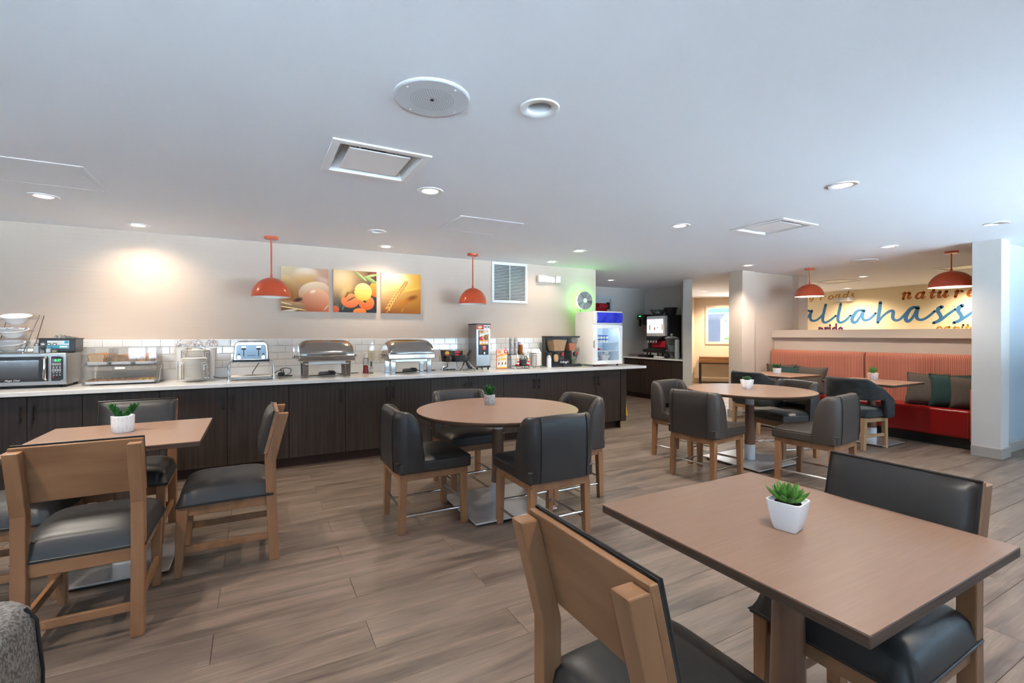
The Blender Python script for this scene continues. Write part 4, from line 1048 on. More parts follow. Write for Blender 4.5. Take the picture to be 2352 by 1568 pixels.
# sauces
t = thing('ketchup_bottle', 'half empty clear ketchup squeeze bottle between the chafing dishes', 'bottle', (1.135, 5.74, CT))
MB().lathe([(0,0),(0.034,0),(0.036,0.01),(0.030,0.06),(0.033,0.10),(0.033,0.165),(0.022,0.18),(0.022,0.188)], n=20).build('glass_body', m_glass, t, smooth=True)
MB().lathe([(0,0.002),(0.032,0.003),(0.0335,0.012),(0.0275,0.06),(0.029,0.085),(0.012,0.100),(0,0.075)], n=20).build('contents', M('ketchup_red', (0.50,0.015,0.008), 0.3), t, smooth=True)
MB().cyl((0,0,0.186),(0,0,0.232),0.026,0.024,n=20).build('cap', M('pink_white_cap', (0.80,0.72,0.69), 0.4), t, smooth=True)
MB().cyl((0,0,0.180),(0,0,0.192),0.0255,n=20).build('cap_band', m_brn, t, smooth=True)
t = thing('hot_sauce_bottle', 'small hot sauce bottle with a green cap beside the ketchup', 'bottle', (1.190, 5.70, CT))
MB().lathe([(0,0),(0.023,0),(0.025,0.006),(0.025,0.06),(0.010,0.085),(0.009,0.11)], n=16).build('glass_body', m_glass, t, smooth=True)
MB().lathe([(0.0253,0.018),(0.0255,0.020),(0.0255,0.058),(0.0253,0.060)], n=16).build('label', M('pale_label', (0.62,0.60,0.58), 0.6), t, smooth=True)
MB().cyl((0,0,0.085),(0,0,0.142),0.012,0.010,n=12).build('cap', M('green_cap', (0.01,0.16,0.08), 0.4), t, smooth=True); MB().lathe([(0.0245,0.002),(0.0245,0.012)], n=16).build('base_liquid', M('yellow_green_liquid', (0.35,0.40,0.10), 0.3), t)
# power outlets (ivory)
m_ivory = M('ivory_plastic', (0.62,0.55,0.40), 0.45)
for x, z, l in ((1.243,1.096,'ivory wall outlet over the ketchup bottle'),(1.365,1.088,'ivory wall outlet half hidden by the chafing dish lid'),(2.479,1.10,'ivory wall outlet beside the batter dispenser'),(1.985,1.06,'ivory wall outlet beside waffle iron chafing dish')):
    t = thing('wall_outlet', l, 'outlet', (x, WY-0.012, z), 0, 'ivory outlets on the tile')
    MB().box(-0.037,0.037,-0.006,0.004,-0.058,0.058).build('cover_plate', m_ivory, t, bevel=0.003)
    for s_ in (-0.022,0.022): MB().box(-0.016,0.016,-0.0085,-0.005,s_-0.015,s_+0.015).build('socket', m_ivory, t, bevel=0.004); 
    b = MB()
    for s_ in (-0.022,0.022): b.box(-0.008,-0.005,-0.0092,-0.008,s_-0.004,s_+0.007).box(0.005,0.008,-0.0092,-0.008,s_-0.004,s_+0.007).cyl((0,-0.0092,s_-0.009),(0,-0.008,s_-0.009),0.003,n=8)
    b.build('slots', m_black, t)
# waffle iron
t = thing('waffle_iron', 'round flip waffle iron with black control box on steel legs', 'waffle iron', (2.235, 5.62, CT), 8)
b = MB()
b.prism([(-0.145,0.115),(0.135,0.120),(0.140,0.252),(-0.165,0.262)], -0.055, 0.0, facing_y(0,0.06,0)); cb = b.build('control_box', M('dark_brown_box', (0.035,0.024,0.022), 0.4), t, bevel=0.006)
MB().cyl((-0.095,0.055,0.222),(-0.095,0.059,0.222),0.030,n=24).build('emblem', m_yel, cb); MB().box(-0.130,-0.06,0.052,0.056,0.200,0.212).build('emblem_band', m_redp, cb)
MB().box(0.02,0.095,0.054,0.0592,0.226,0.242).box(0.02,0.070,0.054,0.0592,0.192,0.210).build('red_buttons', emis('red_led', (0.9,0.03,0.02), 0.7), cb)
MB().box(-0.145,-0.02,0.054,0.0592,0.168,0.186).build('silver_lettering', m_steelm, cb)
MB(Matrix.Rotation(R(0),4,'X')).cyl((0.02,-0.02,0.118),(0.02,-0.02,0.158),0.098,n=36).cyl((0.02,-0.02,0.160),(0.02,-0.02,0.196),0.098,0.090,n=36).build('grill_plates', m_blackp, t, smooth=True)
MB().cyl((-0.095,-0.02,0.157),(-0.13,-0.02,0.157),0.042,n=20).build('hinge_drum', m_blackp, t, smooth=True)
MB().sup((0.125,-0.03,0.150),(0.085,0.07,0.085),0.6).build('pivot_block', m_blackp, t, smooth=True)
for p0, p1, n_ in (((0.14,-0.05,0.18),(0.185,-0.055,0.262),'handle'),((0.12,-0.06,0.115),(0.15,-0.09,0.025),'handle')):
    MB().tube([p0,((p0[0]+p1[0])/2,(p0[1]+p1[1])/2,(p0[2]+p1[2])/2),p1], [0.012,0.017,0.015], 12).build(n_, m_blackp, t, smooth=True)
b = MB()
for x0_, x1_ in ((0.10,-0.02),(0.135,0.215)):
    b.tube([(x0_,-0.05,0.125),(x1_,-0.16,0.004)], 0.008, 8)
b.tube([(-0.09,0.03,0.115),(-0.165,0.04,0.05),(-0.18,0.05,0.008),(-0.12,0.10,0.006)], 0.007, 8); b.tube([(0.04,0.05,0.115),(0.07,0.10,0.05),(0.12,0.12,0.006)], 0.007, 8); b.tube([(-0.18,0.05,0.006),(-0.10,-0.02,0.006),(0.12,-0.03,0.006),(0.2,-0.10,0.006)], 0.005, 6)
b.build('legs', m_chrome, t, smooth=True)
MB().tube(catmull([(-0.10,0.06,0.115),(-0.08,0.08,0.05),(-0.16,0.10,0.015),(-0.05,0.10,0.010),(0.05,0.11,0.008),(0.0,0.13,0.008),(-0.12,0.12,0.008)]), 0.006, 6).build('cord', m_blackp, t, smooth=True)
# batter dispenser
t = thing('batter_dispenser', 'tall stainless steel waffle batter dispenser with red food pictures', 'dispenser', (2.615, 5.60, CT))
MB().box(-0.104,0.100,0.0,0.262,0.028,0.592).build('housing', m_steel, t, bevel=0.004)
MB().box(-0.106,0.104,-0.006,0.266,0.592,0.606).build('top_lid', m_black, t, bevel=0.002)
b = MB()
for sx in (-0.08,0.08):
    for y in (0.03,0.22): b.cyl((sx,y,0),(sx,y,0.03),0.010,n=10)
b.build('feet', m_black, t)
MB().box(-0.098,0.096,-0.003,0.002,0.030,0.052).build('base_trim', m_black, t)
hd = MB().box(-0.098,0.096,-0.004,0.001,0.528,0.586).build('header_sign', m_redp, t)
MB(facing_y(-0.055,-0.0046,0.557)).lathe([(0.036,0),(0.0,0.0006)], n=28, sx=1.0, sy=0.62).build('sign_oval', M('orange_print', (0.72,0.30,0.08), 0.5), hd)
MB(facing_y(-0.055,-0.0052,0.557)).box(-0.024,0.024,-0.005,0.006,0,0.0004).build('sign_lettering', m_paper, hd)
b = MB()
for x in (0.002,0.048): b.box(x,x+0.040,-0.0056,-0.004,0.533,0.582)
b.build('sign_panels', m_paper, hd); b = MB()
for x in (0.008,0.054): b.box(x,x+0.012,-0.0062,-0.0056,0.552,0.572).box(x+0.015,x+0.028,-0.0062,-0.0056,0.552,0.572)
b.build('sign_letters', m_blk, hd)
fr = MB().box(-0.072,0.070,-0.008,0.001,0.196,0.520).build('front_panel', m_blackp, t, bevel=0.002)
MB().box(-0.066,0.064,-0.010,-0.007,0.330,0.516).build('picture', M('pale_yellow_print', (0.66,0.56,0.34), 0.5), fr)
P_ = lambda pts, mat, n_, y: MB().prism(pts, 0, 0.0005, facing_y(0,y,0)).build(n_, mat, fr)
P_([(-0.066,0.384),(0.064,0.384),(0.064,0.470),(-0.066,0.430)], m_redp, 'picture_band', -0.0102)
P_([(-0.066,0.434),(0.064,0.474),(0.064,0.492),(-0.066,0.452)], m_paper, 'picture_stripe', -0.0108)
MB(facing_y(0.024,-0.0110,0.425)).lathe([(0.044,0),(0,0.0004)], n=24).build('waffle_plate', m_paper, fr)
MB(facing_y(0.028,-0.0116,0.424)).lathe([(0.038,0),(0,0.0004)], n=24).build('waffle_picture', M('waffle_brown', (0.42,0.19,0.06), 0.6, var=((0.22,0.08,0.02),(120,120,120),0.45,0.55)), fr)
MB(facing_y(-0.03,-0.0110,0.500)).lathe([(0.030,0),(0,0.0004)], n=20, sx=1.0, sy=0.6).build('picture_logo', M('logo_orange', (0.50,0.20,0.07), 0.5), fr)
MB().box(-0.066,0.064,-0.0112,-0.0102,0.376,0.386).box(-0.066,0.064,-0.0112,-0.0102,0.330,0.340).build('orange_rules', m_yel, fr)
MB().box(-0.066,0.064,-0.0106,-0.0100,0.340,0.376).build('step_band', m_redp, fr)
b = MB()
for x in (-0.062,-0.019,0.024): b.box(x,x+0.036,-0.0115,-0.0104,0.343,0.373)
b.build('step_pictures', m_paper, fr)
P_([(-0.024,0.316),(0.034,0.316),(0.026,0.256),(-0.012,0.256)], m_redp, 'cup_sign', -0.0095)
MB().box(-0.012,0.024,-0.0108,-0.0098,0.298,0.308).box(-0.008,0.020,-0.0108,-0.0098,0.278,0.290).build('cup_lettering', M('pale_pink_print', (0.75,0.45,0.40), 0.5), fr)
MB().cyl((0.0,-0.028,0.222),(0.0,-0.006,0.222),0.010,n=12).cyl((0.0,-0.024,0.205),(0.0,-0.024,0.230),0.007,n=10).build('spout', m_chrome, fr, smooth=True)
# waffle instruction card
t = thing('waffle_sign', 'upright waffle instruction card with red border and yellow pictures', 'sign', (2.868, 5.565, CT))
MB().box(-0.088,0.088,0.0,0.004,0.0,0.272).build('acrylic_holder', m_acry, t); MB().box(-0.088,0.088,-0.03,0.05,0.0,0.004).build('holder_foot', m_acry, t)
cd = MB().box(-0.083,0.083,-0.0016,-0.0004,0.006,0.264).build('card', M('red_border_print', (0.72,0.07,0.05), 0.5), t)
MB().box(-0.076,0.076,-0.0024,-0.0016,0.013,0.257).build('card_face', M('cream_print', (0.80,0.74,0.56), 0.5), cd)
P_ = lambda pts, mat, n_, y=-0.0030: MB().prism(pts, 0, 0.0005, facing_y(0,y,0)).build(n_, mat, cd)
m_org = M('orange_stripe', (0.76,0.33,0.10), 0.5)
P_([(-0.076,0.160),(0.020,0.190),(0.020,0.212),(-0.076,0.186)], m_org, 'title_stripe'); P_([(-0.010,0.168),(0.076,0.196),(0.076,0.214),(0.010,0.190)], m_yel, 'yellow_stripe')
MB(facing_y(-0.040,-0.0030,0.230)).lathe([(0.030,0),(0,0.0006)], n=20, sx=1, sy=0.75).build('logo', m_org, cd); MB(facing_y(0.055,-0.0030,0.232)).lathe([(0.026,0),(0,0.0006)], n=20).build('red_seal', m_redp, cd); MB(facing_y(0.057,-0.0036,0.234)).lathe([(0.014,0),(0,0.0006)], n=20).build('seal_centre', m_paper, cd)
b = MB()
for i in range(3): b.box(-0.068+i*0.050,-0.030+i*0.050,-0.0032,-0.0024,0.034,0.106)
b.build('step_panels', m_paper, cd); b = MB()
for i in range(3): b.prism([(-0.060+i*0.05,0.062),(-0.044+i*0.05,0.058),(-0.036+i*0.05,0.088),(-0.046+i*0.05,0.100)], 0, 0.0005, facing_y(0,-0.0036,0))
b.build('step_drawings', m_brn, cd); MB().box(-0.076,0.076,-0.0032,-0.0024,0.013,0.028).box(0.0,0.06,-0.0032,-0.0024,0.128,0.146).build('yellow_bars', m_yel, cd)
MB(facing_y(-0.008,-0.0030,0.130)).lathe([(0.012,0),(0,0.0006)], n=16).build('yellow_dot', m_yel, cd); MB().box(-0.066,-0.058,-0.0032,-0.0024,0.112,0.150).box(-0.046,-0.038,-0.0032,-0.0024,0.112,0.150).build('figure_marks', m_org, cd)
# wire condiment rack with cups, bottles and carafe
t = thing('condiment_rack', 'black wire two step rack holding cups and syrup bottles', 'rack', (3.15, 5.62, CT))
b = MB()
for sx in (-0.13, 0.09):
    b.tube([(sx,0.16,0.005),(sx,-0.13,0.005)], 0.0035, 6); b.tube([(sx,-0.02,0.005),(sx+0.03,0.03,0.165),(sx,0.04,0.185)], 0.0035, 6); b.tube([(sx,0.16,0.005),(sx+0.02,0.13,0.17)], 0.0035, 6)
b.tube([(-0.17,0.05,0.285),(-0.13,0.04,0.185),(0.12,0.04,0.185),(0.12,0.16,0.185),(-0.13,0.16,0.185),(-0.13,0.04,0.185)], 0.0038, 6)
b.tube([(-0.10,-0.13,0.038),(0.10,-0.13,0.038),(0.10,-0.02,0.038),(-0.10,-0.02,0.038)], 0.0038, 6, closed=True); b.tube([(-0.09,-0.13,0.005),(0.10,-0.13,0.005)], 0.0035, 6)
for sx in (-0.095,0.095): b.tube([(sx,-0.13,0.004),(sx,-0.13,0.038)], 0.0035, 6)
b.build('wire_frame', m_black, t, smooth=True)
MB().box(-0.098,0.098,-0.128,-0.022,0.036,0.040).build('lower_shelf', m_black, t); MB().box(-0.128,0.118,0.042,0.158,0.183,0.187).build('upper_shelf', m_black, t)
def lathe_thing(name, label, cat, loc, parts, group=None, n=20):
    q = thing(name, label, cat, loc, 0, group)
    for nm, mat, prof in parts: MB().lathe(prof, n=n).build(nm, mat, q, smooth=True)
    return q
m_cupp = M('printed_paper_cup', (0.42,0.40,0.37), 0.6, var=((0.70,0.69,0.67),(30,30,90),0.45,0.55))
for i, (x, y) in enumerate(((3.098,5.73),(3.155,5.70))):
    lathe_thing('cup_sleeve', ('tall sleeve of printed cups with a clear top on the wire rack','sleeve of printed cups beside the brown syrup bottle on the wire rack')[i], 'cups', (x,y,CT+0.187), [('cups', m_cupp, [(0,0),(0.026,0)]+[(0.026+(0.002 if k%2 else 0),0.012*k+0.01) for k in range(18)]+[(0.018,0.225),(0,0.226)]), ('plastic_bag', m_acry, [(0.029,0),(0.030,0.21),(0.012,0.242),(0,0.246)])])
lathe_thing('milk_carton_cup', 'white cup stack with purple print behind the brown syrup bottle', 'cups', (3.215,5.745,CT+0.187), [('cups', m_paper, [(0,0),(0.026,0),(0.034,0.19),(0.022,0.205),(0,0.206)]), ('print_band', M('purple_print',(0.30,0.22,0.45),0.5), [(0.0330,0.13),(0.0345,0.16),(0.0345,0.172)]), ('dark_band', m_blk, [(0.027,0.005),(0.0295,0.06),(0.0290,0.062)])])
lathe_thing('syrup_bottle', 'brown syrup bottle with a pale cap on the upper step of the wire rack', 'bottle', (3.222,5.685,CT+0.187), [('bottle', M('brown_syrup',(0.28,0.085,0.015),0.2), [(0,0),(0.030,0),(0.032,0.006),(0.032,0.128),(0.024,0.136)]), ('cap', M('pale_cap',(0.75,0.72,0.66),0.4), [(0.022,0.134),(0.022,0.152),(0,0.153)])])
for i, x in enumerate((3.092,3.252)):
    q = lathe_thing('squeeze_bottle', ('white and red squeeze bottle on the wire rack, toward the waffle sign','white and red squeeze bottle on the wire rack, toward the foam bowls')[i], 'bottle', (x,5.545,CT+0.040), [('body', m_paper, [(0,0.022),(0.0262,0.022),(0.0265,0.07),(0.024,0.105),(0.012,0.122)]), ('red_base', m_redp, [(0,0),(0.025,0),(0.026,0.004),(0.0262,0.022)]), ('nozzle', m_white, [(0.014,0.120),(0.010,0.140),(0.004,0.165),(0,0.166)])])
    MB(facing_y(0,-0.0262,0.055)).lathe([(0.016,0),(0,0.0012)], n=16).build('red_label', m_redp, q); MB(facing_y(0,-0.0260,0.092)).lathe([(0.016,0),(0,0.0012)], n=16, sx=1, sy=0.8).build('orange_label', m_org, q)
q = lathe_thing('syrup_carafe', 'round glass carafe of dark syrup with a steel band between the squeeze bottles', 'carafe', (3.172,5.540,CT+0.040), [('glass_body', m_glass, [(0,0),(0.044,0),(0.054,0.02),(0.055,0.05),(0.046,0.085),(0.030,0.112),(0.030,0.130)]), ('contents', M('dark_syrup',(0.012,0.006,0.004),0.1), [(0,0.002),(0.043,0.003),(0.0525,0.02),(0.0535,0.05),(0.0445,0.084),(0,0.086)]), ('lid', m_chrome, [(0.034,0.104),(0.034,0.126),(0.020,0.140),(0,0.141)])])
MB().tube(catmull([(0.030,-0.01,0.125),(0.052,-0.015,0.120),(0.066,-0.015,0.085),(0.056,-0.01,0.045)]), 0.005, 8).build('handle', m_blackp, q, smooth=True)
# foam bowls in a rack
t = thing('bowl_stack_rack', 'black wire rack around the stacked foam bowls', 'rack', (3.45, 5.66, CT))
b = MB()
b.tube([(-0.16,0.10,0.0),(-0.16,0.10,0.265),(0.09,0.10,0.265),(0.09,0.10,0.0)], 0.003, 6)
b.tube([(-0.155,0.07,0.10),(-0.155,0.07,0.245),(-0.085,0.07,0.245),(-0.085,0.07,0.10)], 0.0028, 6)
b.tube([(-0.11,-0.08,0.03),(-0.11,-0.08,0.185),(-0.035,-0.08,0.185),(-0.035,-0.08,0.03)], 0.0028, 6); b.tube([(-0.12,-0.07,0.20),(-0.01,-0.07,0.20),(-0.01,-0.07,0.03)], 0.0028, 6)
b.tube([(-0.11,-0.08,0.022),(0.085,-0.08,0.022),(0.085,0.08,0.022),(-0.11,0.08,0.022)], 0.0032, 6, closed=True)
for x in (-0.07,0.05): b.tube([(x-0.02,-0.085,0.022),(x-0.015,-0.085,0.002),(x+0.015,-0.085,0.002),(x+0.02,-0.085,0.022)], 0.003, 6)
for x in (-0.07,0.05): b.tube([(x,0.08,0.0),(x,0.08,0.022)], 0.003, 6)
b.build('wire_frame', m_black, t, smooth=True)
first = None
for i in range(18):
    if first is None: o = first = MB().lathe([(0,0.05),(0.048,0.05),(0.052,0.046),(0.078,0.006),(0.084,0.0),(0.086,0.002),(0.078,0.012),(0.055,0.052),(0.050,0.056),(0,0.056)], n=32).build('foam_bowl', m_foam, None, smooth=True)
    else: o = first.copy(); COL.objects.link(o)
    o.location = (3.452, 5.665, CT+0.026+0.0105*i); tag(o, 'white foam bowl upside down in the stack inside the black wire rack', 'bowl', 'foam bowls')
lathe_thing('sweetener_shaker', 'white canister with a domed chrome lid beside the cereal dispenser', 'shaker', (3.622,5.575,CT), [('canister', M('lilac_white',(0.70,0.69,0.75),0.3), [(0,0),(0.031,0),(0.033,0.004),(0.033,0.132)]), ('lid', m_chrome, [(0.034,0.130),(0.034,0.138),(0.028,0.160),(0.014,0.172),(0,0.174)])])
# cereal dispenser
t = thing('cereal_dispenser', 'black two chamber cereal dispenser beside the small fridge', 'cereal dispenser', (3.90, 5.56, CT))
MB().box(-0.235,0.235,-0.02,0.28,0.418,0.440).build('lid', m_blackp, t, bevel=0.004)
m_cer = M('oat_cereal', (0.55,0.34,0.17), 0.9, var=((0.38,0.21,0.09),(110,110,110),0.4,0.6), bump=((110,110,110),0.8)); m_cer2 = M('mixed_cereal', (0.52,0.22,0.08), 0.9, var=((0.62,0.10,0.05),(70,70,70),0.5,0.55))
for k_, (x0_, x1_, zt, mt) in enumerate(((-0.225,0.030,0.385,m_cer),(0.042,0.220,0.335,m_cer2))):
    h = MB().hexa([(x0_+0.04,0.02,0.225),(x1_-0.04,0.02,0.225),(x1_-0.04,0.24,0.225),(x0_+0.04,0.24,0.225)],[(x0_,-0.005,0.418),(x1_,-0.005,0.418),(x1_,0.265,0.418),(x0_,0.265,0.418)]).build('hopper', m_acry, t)
    f = (zt-0.229)/0.19
    lerp = lambda a, b_: a+(b_-a)*f
    MB().hexa([(x0_+0.046,0.026,0.229),(x1_-0.046,0.026,0.229),(x1_-0.046,0.234,0.229),(x0_+0.046,0.234,0.229)],[(lerp(x0_+0.046,x0_+0.006),lerp(0.026,0.002),zt),(lerp(x1_-0.046,x1_-0.006),lerp(0.026,0.002),zt-0.004),(lerp(x1_-0.046,x1_-0.006),lerp(0.234,0.258),zt+0.012),(lerp(x0_+0.046,x0_+0.006),lerp(0.234,0.258),zt-0.03)]).build('cereal', mt, t)
    cx = (x0_+x1_)/2+0.02
    MB().cyl((cx,-0.010,0.178),(cx,0.05,0.178),0.050,n=28).build('turn_housing', m_acry, t, smooth=True)
    kn = MB().cyl((cx,-0.032,0.182),(cx,-0.008,0.182),0.034,0.038,n=24).build('turn_knob', m_blackp, t, smooth=True)
    MB(Matrix.Translation((cx,0,0.182)) @ Matrix.Rotation(R(15),4,'Y')).box(-0.009,0.009,-0.038,-0.031,-0.022,0.030).build('knob_grip', m_redp, kn, bevel=0.003)
    MB().hexa([(cx-0.030,-0.005,0.098),(cx+0.030,-0.005,0.098),(cx+0.030,0.04,0.098),(cx-0.030,0.04,0.098)],[(cx-0.040,-0.012,0.135),(cx+0.040,-0.012,0.135),(cx+0.040,0.045,0.135),(cx-0.040,0.045,0.135)]).build('chute', m_acry, t)
MB().sup((-0.165,0.01,0.125),(0.07,0.05,0.11),0.7).build('chute_cereal', m_cer, t, smooth=True)
MB().prism([(-0.232,0.0),(0.10,0.0),(0.10,0.10),(-0.10,0.10),(-0.215,0.205)], -0.25, -0.035, facing_y(0,0,0)).build('base', m_blackp, t, bevel=0.004)
MB().box(-0.232,0.225,-0.02,0.25,0.0,0.028).build('foot', m_blackp, t, bevel=0.003)
MB().box(-0.08,0.235,-0.06,0.02,0.0,0.034).build('drip_tray', m_blackp, t, bevel=0.003)
MB().box(-0.235,0.235,0.18,0.27,0.02,0.418).build('back_post', m_blackp, t, bevel=0.003)
text_mesh('brand_lettering', "Kellogg's", 0.042, m_paper, facing_y(-0.005,0.0335,0.066), t, bold=0.001, shear=0.3)
# small fridge
t = thing('display_fridge', 'white countertop display fridge with glass door and blue lit header', 'fridge', (4.505, 5.34, CT))
X0_, X1_ = -0.268, 0.262; D_ = 0.455
m_fr = M('fridge_white', (0.74,0.72,0.68), 0.45); m_liner = M('fridge_liner', (0.62,0.72,0.82), 0.4)
b = MB().box(X0_,X0_+0.03,0.045,D_,0.03,0.800).box(X1_-0.03,X1_,0.045,D_,0.03,0.800).box(X0_+0.03,X1_-0.03,D_-0.03,D_,0.03,0.800).box(X0_+0.03,X1_-0.03,0.045,D_-0.03,0.03,0.075).box(X0_+0.03,X1_-0.03,0.045,D_-0.03,0.585,0.800)
b.build('cabinet_body', m_fr, t)
b = MB().box(X0_+0.0302,X0_+0.033,0.05,D_-0.032,0.075,0.585).box(X1_-0.033,X1_-0.0302,0.05,D_-0.032,0.075,0.585).box(X0_+0.033,X1_-0.033,D_-0.035,D_-0.0302,0.075,0.585)
b.build('liner', m_liner, t)
hd = MB().box(X0_,X1_,0.0,0.046,0.612,0.800).build('header_box', m_fr, t, bevel=0.012, seg=3)
def hdr(u, v): return (X0_+0.045+(X1_-X0_-0.06)*u, -0.006-0.014*math.sin(v*math.pi), 0.632+0.150*v)
m_bluelit = M('blue_lit_header', (0.0,0.01,0.25), 0.3, var=((0.05,0.06,0.5),(6,6,6),0.4,0.7), emit=(0.01,0.03,0.75), estr=0.2)
MB().grid(hdr, 12, 10).build('blue_sign', m_bluelit, hd, smooth=True)
b = MB().box(X0_,X0_+0.065,0.0,0.042,0.030,0.600).box(X1_-0.045,X1_,0.0,0.042,0.030,0.600).box(X0_+0.065,X1_-0.045,0.0,0.042,0.030,0.085).box(X0_+0.065,X1_-0.045,0.0,0.042,0.548,0.600)
dr = b.build('door', m_white, t, bevel=0.004)
MB().box(X0_+0.065,X1_-0.045,0.018,0.024,0.085,0.548).build('door_glass', m_pane, dr)
MB().box(X0_-0.001,X0_+0.012,-0.003,0.02,0.270,0.375).build('door_handle', M('grey_grip', (0.35,0.33,0.30), 0.4), dr)
MB().box(0.09,0.20,0.0172,0.0176,0.530,0.538).build('door_lettering', m_gry, dr)
b = MB()
for sx in (X0_+0.05,X1_-0.05):
    for y in (0.06,0.42): b.cyl((sx,y,0),(sx,y,0.031),0.014,n=10)
b.build('feet', m_black, t)
for z in (0.348, 0.215):
    b = MB()
    for i in range(14): b.cyl((X0_+0.045+0.034*i,0.06,z),(X0_+0.045+0.034*i,D_-0.045,z),0.002,n=6)
    b.tube([(X0_+0.034,0.06,z),(X1_-0.034,0.06,z),(X1_-0.034,D_-0.045,z),(X0_+0.034,D_-0.045,z)], 0.003, 6, closed=True)
    tag(b.build('wire_shelf', m_white, t), kind='stuff')
b = MB()
for i in range(11): b.box(0.05,X1_-0.035,D_-0.041,D_-0.036,0.10+0.035*i,0.115+0.035*i)
b.build('back_ribs', M('pale_blue_rib', (0.50,0.62,0.75), 0.5), t)
MB().box(X0_+0.05,X1_-0.05,0.06,0.075,0.572,0.583).build('light_strip', emis('cool_strip', (0.75,0.88,1.0), 30.0), t)
fx, fy, fz = 4.505, 5.34, CT
for i in range(5):
    for k_ in range(4):
        q = thing('yogurt_cup', 'white yogurt cup with blue band on the top shelf of small fridge', 'yogurt cup', (fx-0.175+0.055*i, fy+0.10+0.08*(k_%2), fz+0.351+0.054*(k_//2)), 0, 'yogurt cups in the fridge')
        MB().lathe([(0,0),(0.020,0),(0.024,0.05),(0.0255,0.052),(0,0.053)], n=14).build('cup', m_paper, q, smooth=True); MB().lathe([(0.0235,0.030),(0.0245,0.048)], n=14).build('blue_band', M('yogurt_blue',(0.05,0.15,0.5),0.4) if i == 0 and k_ == 0 else bpy.data.materials['yogurt_blue'], q, smooth=True)
for i in range(2):
    q = thing('yogurt_cup', 'white yogurt cup with red print on the middle shelf of small fridge', 'yogurt cup', (fx-0.165+0.062*i, fy+0.11, fz+0.218), 0, 'red yogurt cups in the fridge')
    MB().lathe([(0,0),(0.023,0),(0.027,0.058),(0,0.059)], n=14).build('cup', m_paper, q, smooth=True); MB().lathe([(0.0245,0.015),(0.0272,0.045)], n=14).build('red_band', m_redp, q, smooth=True)
q = thing('creamer_bowl', 'white bowl heaped with creamer tubs at the bottom of small fridge', 'bowl', (fx+0.05, fy+0.17, fz+0.076))
MB().lathe([(0,0),(0.05,0),(0.085,0.05),(0.09,0.085),(0.085,0.085),(0.05,0.012),(0,0.01)], n=24).build('bowl', m_white, q, smooth=True)
for i in range(9): MB().cyl((0.05*math.cos(i*2.4),0.05*math.sin(i*2.4),0.055+0.02*(i%3)),(0.052*math.cos(i*2.4),0.05*math.sin(i*2.4),0.085+0.02*(i%3)),0.016,0.020,n=10).build('creamer_tub', m_paper, q)
q = thing('creamer_dish', 'small heap of creamer tubs beside the bowl at the bottom of small fridge', 'creamers', (fx-0.13, fy+0.16, fz+0.076))
for i in range(8): MB().cyl((0.035*math.cos(i*2.4),0.035*math.sin(i*2.4),0.0+0.026*(i//4)),(0.035*math.cos(i*2.4),0.035*math.sin(i*2.4),0.026+0.026*(i//4)),0.015,0.019,n=10).build('creamer_tub', m_paper, q)

# ================================================================== on the counter wall
# canvas prints: procedural pictures
def art_mat(name, base, layers, ramp=None):
    m = bpy.data.materials.new(name); m.use_nodes = True; nt = m.node_tree; L = nt.links.new; N = nt.nodes.new; p = nt.nodes['Principled BSDF']
    tc = N('ShaderNodeTexCoord'); sp = N('ShaderNodeSeparateXYZ'); L(tc.outputs['Generated'], sp.inputs[0]); cb = N('ShaderNodeCombineXYZ'); L(sp.outputs[0], cb.inputs[0]); L(sp.outputs[2], cb.inputs[1])
    # soft background between four corner colours (bottom-left, bottom-right, top-left, top-right)
    def mix(a, b, f):
        n = N('ShaderNodeMix'); n.data_type = 'RGBA'
        for s_, q in (('A',a),('B',b)):
            if isinstance(q, tuple): n.inputs[s_].default_value = (*q,1)
            else: L(q, n.inputs[s_])
        L(f, n.inputs['Factor']); return n.outputs['Result']
    cur = mix(mix(base[0],base[1],sp.outputs[0]), mix(base[2],base[3],sp.outputs[0]), sp.outputs[2])
    nz = N('ShaderNodeTexNoise'); nz.inputs['Scale'].default_value = 5; L(cb.outputs[0], nz.inputs['Vector'])
    for cx, cy, rx, ry, rot, cin, cout, soft in layers:
        mp = N('ShaderNodeMapping'); mp.vector_type = 'TEXTURE'; mp.inputs['Location'].default_value = (cx,cy,0); mp.inputs['Rotation'].default_value = (0,0,R(rot)); mp.inputs['Scale'].default_value = (rx,ry,1)
        L(cb.outputs[0], mp.inputs['Vector'])
        ln_ = N('ShaderNodeVectorMath'); ln_.operation = 'LENGTH'; L(mp.outputs[0], ln_.inputs[0])
        s2_ = N('ShaderNodeSeparateXYZ'); L(mp.outputs[0], s2_.inputs[0])
        g = N('ShaderNodeMapRange'); g.inputs[1].default_value = -1; g.inputs[2].default_value = 1; L(s2_.outputs[1], g.inputs[0])
        colr = mix(cout, cin, g.outputs[0])
        mk = N('ShaderNodeMapRange'); mk.inputs[1].default_value = 1-soft; mk.inputs[2].default_value = 1.0; mk.inputs[3].default_value = 1; mk.inputs[4].default_value = 0; mk.interpolation_type = 'SMOOTHSTEP'
        L(ln_.outputs['Value'], mk.inputs[0]); cur = mix(cur, colr, mk.outputs[0])
    gm = N('ShaderNodeGamma'); gm.inputs[1].default_value = 1.45; L(cur, gm.inputs[0]); L(gm.outputs[0], p.inputs['Base Color']); p.inputs['Roughness'].default_value = 0.75
    return m
